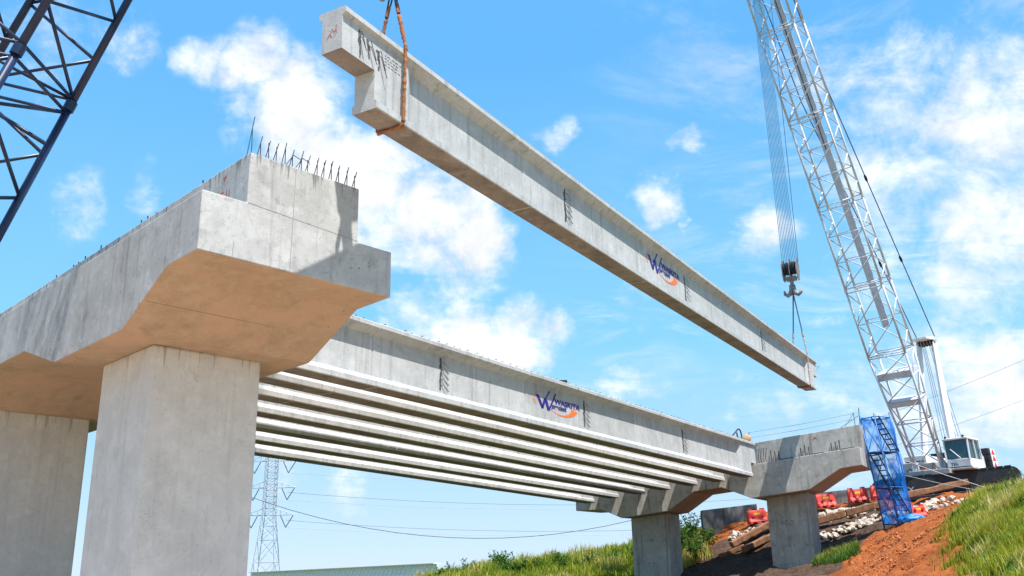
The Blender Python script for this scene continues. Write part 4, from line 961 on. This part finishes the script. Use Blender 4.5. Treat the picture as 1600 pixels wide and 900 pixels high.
# clods on the fresh soil
mb = MB()
import bmesh as _bm
_b = _bm.new(); _bm.ops.create_icosphere(_b, subdivisions=1, radius=1); icv = [v.co.copy() for v in _b.verts]; icf = [[v.index for v in f.verts] for f in _b.faces]; _b.free()
for k in range(4500):
    x, y = random.uniform(11.5, 19.0), random.uniform(32, 46)
    if x > xb(y) - .1 or x < np.interp(y, [32, 38, 40, 42, 44, 46], [11.2, 12.9, 13.5, 14.6, 17.4, 18.9]) + .2: continue
    s_ = random.choice((.015, .02, .02, .03, .035, .06)) * random.uniform(.8, 1.3); c = Vector((x, y, gz(x, y) + s_ * .3)); q = [random.uniform(.45, 1.4) for _ in icv]
    mb.add([c + v * s_ * f for v, f in zip(icv, q)], icf)
single('soil_clods', mb, M['soil_clod'] if 'soil_clod' in M else plain('soil_clod', (.34, .11, .035), .95, 0, .35, 3, dirt=(.45, .26, .13, .6)), 'loose orange soil clods scattered over the dug mound', 'soil', kind='stuff')

# extra faint lines round the pylon
# ------------------------------------------------------------------ red water-filled barriers
def barrier(c, rz, label, w=1.05, h=.70):
    e = empty('road_barrier', c, label, 'barrier', 'red plastic barriers along the embankment top', (0, R(-5), rz)); s = w / 1.25
    mb = MB(); pr = [(-.24, 0), (.24, 0), (.24, .14), (.15, .34), (.10, .72), (.07, .82), (-.07, .82), (-.10, .72), (-.15, .34), (-.24, .14)]
    def sec(x, k, cut=0): return [(x, a * k, max(b, cut) * h / .82) for a, b in pr]
    mb.loft([sec(-w / 2, .7), sec(-w / 2 + .06, 1), sec(-.40 * s, 1), sec(-.36 * s, 1, .10), sec(-.16 * s, 1, .10), sec(-.12 * s, 1), sec(.12 * s, 1), sec(.16 * s, 1, .10), sec(.36 * s, 1, .10), sec(.40 * s, 1), sec(w / 2 - .06, 1), sec(w / 2, .7)])
    o = link('body', mb.mesh('body', M['red']), e); b = o.modifiers.new('bevel', 'BEVEL'); b.width = .025; b.segments = 2; b.limit_method = 'ANGLE'
    for x in (-.42, .42):
        mb = MB(); mb.box((x * s, 0, h + .035), (.26 * s, .13, .09)); link('top_lug', mb.mesh('top_lug', M['red']), e)
    mb = MB(); mb.box((0, -.118, .56 * h / .82), (.42 * s, .012, .17)); link('reflective_sticker', mb.mesh('reflective_sticker', M['yellow']), e)
    for x in (-.3, .3):
        mb = MB(); mb.tube([(x * s, -.19, .34), (x * s, -.10, .36)], .055, 10); link('recess', mb.mesh('recess', M['red_flat']), e)
barrier((12.85, 50.6, gz(12.85, 50.6) + .1), R(8), 'red plastic barrier on the wall top left of the far column')
barrier((16.65, 50.7, gz(16.65, 50.7) + .15), R(6), 'red barrier with yellow sticker just right of the far column')
barrier((18.3, 50.4, gz(18.3, 50.4) + .2), R(4), 'red barrier with yellow sticker close to the left of the scaffold')
barrier((19.35, 49.9, gz(19.35, 49.9) + .2), R(4), 'red barrier half hidden behind the blue scaffold net')
barrier((18.6, 43.9, gz(18.6, 43.9) - .05), R(12), 'small dark red barrier low at the right foot of the scaffold', .8, .5)

# ------------------------------------------------------------------ things on the deck end
g0 = Vector(GIR[0][0]); gd = Vector((math.sin(GY), math.cos(GY), -.0128)); gn = Vector((math.cos(GY), -math.sin(GY), 0))
def gt(k, x, z): return g0 + gd * k - gn * (HB * SG - x) + Zv * z
mb = MB(); pts = [gt(-1.6, 0, 1.66)] + [gt(-.55 + .28 * math.cos(a), 0, 1.92 + .26 * math.sin(a)) for a in np.linspace(2.2, -3.4, 16)]
mb.tube(pts, .035, 7); single('cable_coil', mb, M['black'], 'black cable looped on top of the outer girder end', 'cable', smooth=True)
mb = blob(gt(.35, 0, 1.80), (.22, .18, .24), 5, 2, .5); single('tan_sack', mb, M['sack'], 'small tan sack on top of the outer girder end', 'sack', smooth=True)
mb = MB(); mb.box(gt(-13.2 * SG - 6, .1, 1.72), (.28, .10, .10)); single('timber_block', mb, M['black'], 'small dark block lying on the outer girder above its web', 'block')

# ------------------------------------------------------------------ guy cables
for a, b, r_, lb in ((sp(SWd, 0, 3.2), Vector((20.6, 40.5, gz(20.6, 40.5) + .3)), .016, 'upper thin steel guy cable from scaffold to the grass bank'),
                 (sp(SWd, SDp * .6, 2.6), Vector((20.0, 39.3, gz(20.0, 39.3) + .2)), .016, 'lower thin steel guy cable from scaffold down to the right'),
                 (sp(SWd, SDp, 3.6), LC(1.3, 1.3, 2.3), .010, 'taut grey line between scaffold and crane machinery house')):
    mb = MB(); mb.tube([a, a.lerp(b, .5) - Zv * .05, b], r_, 5); single('guy_cable', mb, M['rope_grey'], lb, 'cable', 'guy cables at the scaffold')

# ------------------------------------------------------------------ white lattice parapet far left
pb = empty('road_parapet', (-16, 90, 1), 'low white parapet with diamond lattice panels beyond the columns', 'parapet')
pa_, pz_ = Vector((-6.3, 75, 1.95)), Vector((-30.5, 110, 1.95)); np_ = 18; dv = (pz_ - pa_) / np_
for k in range(np_):
    a, b = pa_ + dv * k, pa_ + dv * (k + 1); mb = MB()
    nq = -dv.cross(Zv).normalized()
    mb.loft([[a + nq * .04, b + nq * .04, b - nq * .04, a - nq * .04], [a + nq * .04 + Zv * .86, b + nq * .04 + Zv * .86, b - nq * .04 + Zv * .86, a - nq * .04 + Zv * .86]]); pn = part('panel', mb, M['white_rail'], pb)
    mb = MB(); mb.tube([a, a + Zv * .87], .08, 4); part('post', mb, M['white_rail'], pb)
    for q in range(3):
        for f in (0, 1):
            p0, p1 = a.lerp(b, (q + f) / 3) + nq * .055, a.lerp(b, (q + 1 - f) / 3) + nq * .055; mb = MB(); mb.tube([p0 + Zv * .06, p1 + Zv * .8], .022, 4); part('lattice_bar', mb, M['white_rail'], pn, off=wloc(pb))
mb = MB(); nrm = dv.cross(Zv).normalized() * .12
mb.loft([[pa_ + nrm - Zv * .05, pa_ - nrm - Zv * .05, pa_ - nrm - Zv * 1.2, pa_ + nrm - Zv * 1.2], [pz_ + nrm - Zv * .05, pz_ - nrm - Zv * .05, pz_ - nrm - Zv * 1.2, pz_ + nrm - Zv * 1.2]]); part('base_wall', mb, M['white_rail'], pb)
mb = MB(); mb.loft([[pa_ + nrm * 3 + Zv * .86, pa_ - nrm * 3 + Zv * .86, pa_ - nrm * 3 + Zv * .92, pa_ + nrm * 3 + Zv * .92], [pz_ + nrm * 3 + Zv * .86, pz_ - nrm * 3 + Zv * .86, pz_ - nrm * 3 + Zv * .92, pz_ + nrm * 3 + Zv * .92]]); part('coping', mb, M['white_rail'], pb)

# ------------------------------------------------------------------ pylon and power lines
TW = Vector((-92.5, 352, 0)); tw = empty('transmission_tower', TW, 'tall steel lattice power pylon seen between column and girders', 'pylon')
def tpart(name, segs, r, mat=None):
    mb = MB()
    for p, q in segs: mb.tube([TW + Vector(p), TW + Vector(q)], r, 4, cap=False)
    o = part(name, mb, mat or M['pylon'], tw); o['kind'] = 'stuff'
def hwz(z): return np.interp(z, [0, 26, 70], [4.7, 2.05, 1.75])
zs = [0, 9, 17, 22, 26] + [28.5 + 2.2 * k for k in range(18)]
cs = ((-1, -1), (1, -1), (1, 1), (-1, 1))
for sx, sy in cs:
    mb = MB(); mb.tube([TW + Vector((sx * hwz(z), sy * hwz(z), z)) for z in zs], .16, 4); part('leg', mb, M['pylon'], tw)
for q in range(4):
    segs = []
    (ax_, ay_), (bx_, by_) = cs[q], cs[(q + 1) % 4]
    for z0, z1 in zip(zs[:-1], zs[1:]):
        h0, h1 = hwz(z0), hwz(z1); A0, B0, A1, B1 = (ax_ * h0, ay_ * h0, z0), (bx_ * h0, by_ * h0, z0), (ax_ * h1, ay_ * h1, z1), (bx_ * h1, by_ * h1, z1)
        segs += [(A0, B1), (B0, A1), (A1, B1)]
    tpart('face_bracing', segs, .08)
for z in (26, 36, 46, 56):
    for sx in (-1, 1):
        h = hwz(z); tip = (sx * 9.6, 0, z); segs = [((sx * h, -h, z), tip), ((sx * h, h, z), tip), ((sx * h, 0, z + 2.4), tip)]
        for f in (.3, .6): segs.append(((sx * (h + (9.6 - h) * f), 0, z), (sx * (h + (9.6 - h) * f), 0, z + 2.4 * (1 - f))))
        tpart('cross_arm', segs, .12)
        tpart('insulator_string', [((sx * 4.3, 0, z - .3), (sx * 6.4, 0, z - 4.6)), ((sx * 9.0, 0, z - .3), (sx * 6.4, 0, z - 4.6))], .17, M['insul'])
def wire(p, q, sag, r, label, n=26):
    p, q = Vector(p), Vector(q); mb = MB(); mb.tube([p.lerp(q, k / n) - Zv * sag * 4 * (k / n) * (1 - k / n) for k in range(n + 1)], r, 4, cap=False); single('power_line', mb, M['black'] if r < .06 else M['rope_grey'], label, 'power line', 'overhead power lines')
wire((-36, 110, 13.2), (45, 120, 21.0), 10.5, .034, 'thick black sagging cable under the girders, right of the pylon')
for zz, lb in ((21.4, 'lowest faint power line running right from the pylon'), (31.4, 'middle faint power line running right from the pylon'), (41.4, 'upper faint power line running right from the pylon')):
    wire((-86.1, 352, zz), (200, 400, zz + 6), 7, .07, lb)
for zz, lb in ((24.0, 'thin upper twin of the lowest faint line beyond the girders'), (34.2, 'thin upper twin of the middle faint line beyond the girders')):
    wire((-86.1, 352, zz), (210, 420, zz + 9), 9, .05, lb)
for k, (y0, y1) in enumerate(((38, 78), (30, 66), (12, 34), (9, 29))):
    wire((90, 240, y0), (190, 215, y1 * 1.0), 2, .062, ['topmost', 'second from top', 'third from top', 'lowest'][k] + ' power line right of the white crane')

# ------------------------------------------------------------------ grass and weeds
def blades(name, n, region, hmin, hmax, wid, mat, label, test=None, lean=.45, clump=.8):
    xs, ys = [], []
    while len(xs) < n:
        x = rng.uniform(region[0], region[1], n); y = rng.uniform(region[2], region[3], n); k = test(x, y) if test is not None else np.ones(n, bool)
        xs += list(x[k]); ys += list(y[k])
    x, y = np.array(xs[:n]), np.array(ys[:n]); z = base_h(x, y) - .03
    cl = np.array([mnoise.noise(Vector((a * clump, b * clump, 1.7))) for a, b in zip(x, y)]); cl2 = np.array([mnoise.noise(Vector((a * .35, b * .35, 8.1))) for a, b in zip(x, y)])
    h = (hmin + (hmax - hmin) * rng.random(n) ** 1.6) * np.clip(1 + 1.1 * cl + .4 * cl2, .25, 2.2); a = rng.uniform(0, 2 * np.pi, n); ln = lean * h * rng.uniform(.2, 1.2, n)
    dx, dy = np.cos(a), np.sin(a); w = wid * rng.uniform(.6, 1.3, n)
    P0 = np.stack([x - dy * w, y + dx * w, z], 1); P1 = np.stack([x + dy * w, y - dx * w, z], 1)
    mx, my, mz = x + dx * ln * .35, y + dy * ln * .35, z + h * .6
    P2 = np.stack([mx + dy * w * .8, my - dx * w * .8, mz], 1); P3 = np.stack([mx - dy * w * .8, my + dx * w * .8, mz], 1); P4 = np.stack([x + dx * ln, y + dy * ln, z + h * .95], 1)
    Vv = np.stack([P0, P1, P2, P3, P4], 1).reshape(-1, 3)
    me = bpy.data.meshes.new(name); b = np.arange(n) * 5
    me.vertices.add(len(Vv)); me.vertices.foreach_set('co', Vv.astype(np.float32).ravel())
    loops = np.concatenate([np.stack([b, b + 1, b + 2, b + 3], 1), np.stack([b + 3, b + 2, b + 4, b + 4], 1)[:, :3]], 1).ravel()
    me.loops.add(len(loops)); me.loops.foreach_set('vertex_index', loops.astype(np.int32))
    ls = np.stack([np.arange(n) * 7, np.arange(n) * 7 + 4], 1).ravel(); me.polygons.add(2 * n); me.polygons.foreach_set('loop_start', ls.astype(np.int32))
    me.update(calc_edges=True)
    tint = np.clip(.45 + .45 * cl + .75 * cl2 + rng.normal(0, .18, n), 0, 1)
    at = me.attributes.new('tint', 'FLOAT', 'POINT'); at.data.foreach_set('value', np.repeat(tint, 5).astype(np.float32))
    me.materials.append(mat); o = link(name, me); tag(o, label, 'grass', None, 'stuff')
blades('grass', 120000, (11, 25, 22, 44), .14, .50, .013, M['grass'], 'tall yellow-green grass covering the right bank', lambda x, y: (x > xb(y) - .1 + .35 * np.sin(y * 3) + .3 * np.sin(y * 7.3 + 1) + rng.normal(0, .35, len(x))) & (x < .56 * y + 1.2) & (y < 43))
blades('grass', 45000, (-10, 10.5, 49, 62), .2, .6, .022, M['grass'], 'green grass on the low bank under the deck', lambda x, y: grassy(x, y) > .4)
blades('grass', 2500, (12.9, 14.6, 39.4, 43.0), .15, .4, .02, M['bush'], 'green weeds at the foot of the far right column', lambda x, y: np.hypot((x - 13.6) / .9, (y - 41) / 1.7) < 1)
blades('grass', 3000, (11, 25, 22, 44), .25, .6, .010, M['straw'], 'tall dry straw tufts standing out of the right bank', lambda x, y: (x > xb(y) - .2) & (x < .56 * y + 1.2) & (y < 43) & (np.sin(x * 2.1 + y * .9) + np.sin(y * 1.3 - x * 1.7) > .75), lean=.6, clump=1.6)
blades('ground_cover', 26000, (11, 25, 22, 44), .10, .38, .045, M['bush'], 'low broad-leaved weeds among the grass of the right bank', lambda x, y: (x > xb(y) - .3) & (x < .56 * y + 1.2) & (y < 43) & (np.sin(x * 1.7 + y) + np.sin(y * 2.3 - x * .7) > .1), clump=1.3)
def weed(x, y, h, n, sp_, label, leaf=.10, z0=0):
    r_ = random.Random(int(x * 97 + y * 31)); b = Vector((x, y, gz(x, y) - .05 + z0)); e = empty('weed_bush', b, label, 'plant', 'bushes and weeds on the bank crest'); st_ = MB(); lf = MB(); tint = []
    for k in range(n):
        a = r_.uniform(0, 6.28); ln = r_.uniform(.1, sp_); hh = h * r_.uniform(.5, 1.0); t = b + Vector((math.cos(a) * ln, math.sin(a) * ln, hh)); m_ = b.lerp(t, .5) + Vector((0, 0, hh * .1)); st_.tube([b, m_, t], [.012, .009, .004], 4, cap=False)
        for q in range(16):
            f = r_.uniform(.2, 1.02); c = b.lerp(m_, f * 2) if f < .5 else m_.lerp(t, f * 2 - 1); d = Vector((r_.gauss(0, 1), r_.gauss(0, 1), r_.gauss(.3, .7))).normalized(); s_ = Vector((r_.gauss(0, 1), r_.gauss(0, 1), r_.gauss(0, 1))).cross(d).normalized(); l = leaf * r_.uniform(.6, 1.4)
            lf.add([c, c + d * l * .5 + s_ * l * .22, c + d * l, c + d * l * .5 - s_ * l * .22], [(0, 1, 2, 3)]); tint += [r_.random() * .8] * 4
    part('stem', st_, M['bush'], e)['kind'] = 'stuff'; me = bpy.data.meshes.new('foliage'); me.from_pydata([tuple(Vector(v) - b) for v in lf.v], [], lf.f); at = me.attributes.new('tint', 'FLOAT', 'POINT'); at.data.foreach_set('value', tint); me.materials.append(M['bush']); link('foliage', me, e)['kind'] = 'stuff'
for i in range(26):
    f = i / 25; x = -5.2 + f * 12.2 + random.uniform(-.3, .3); y = 60 - f * 4 + random.uniform(-1.2, .4)
    weed(x, y, random.choice((.5, .6, .8, 1.0)), random.randint(8, 20), random.uniform(.3, .7), 'small leafy weed among those on the crest of the bank under the deck', .13)
weed(-1.0, 59.6, 1.1, 40, .9, 'tallest spiky bush on the bank under the deck', .16)
for i, (x, y, h) in enumerate(((9.0, 51.2, 1.5), (9.6, 52.0, 1.7), (9.2, 49.6, 1.2), (8.7, 53.0, 1.6), (9.9, 50.6, 1.1))):
    weed(x, y, h, 34, .9, ('middle bush on the green slope between the far columns', 'tallest bush on the green slope, nearest the dark retaining wall', 'lowest front bush on the green slope beside the far column', 'rearmost bush on the green slope between the far columns', 'small bush at the foot of the dark retaining wall')[i], .16)
for i in range(14):
    x = 17.0 + i * .25 + random.uniform(-.1, .1); y = 35.2 - i * .05 + random.uniform(-.5, .5); weed(x, y, random.uniform(.7, 1.2), 7, .35, 'dry thin weed standing on the crest of the right bank', .07)
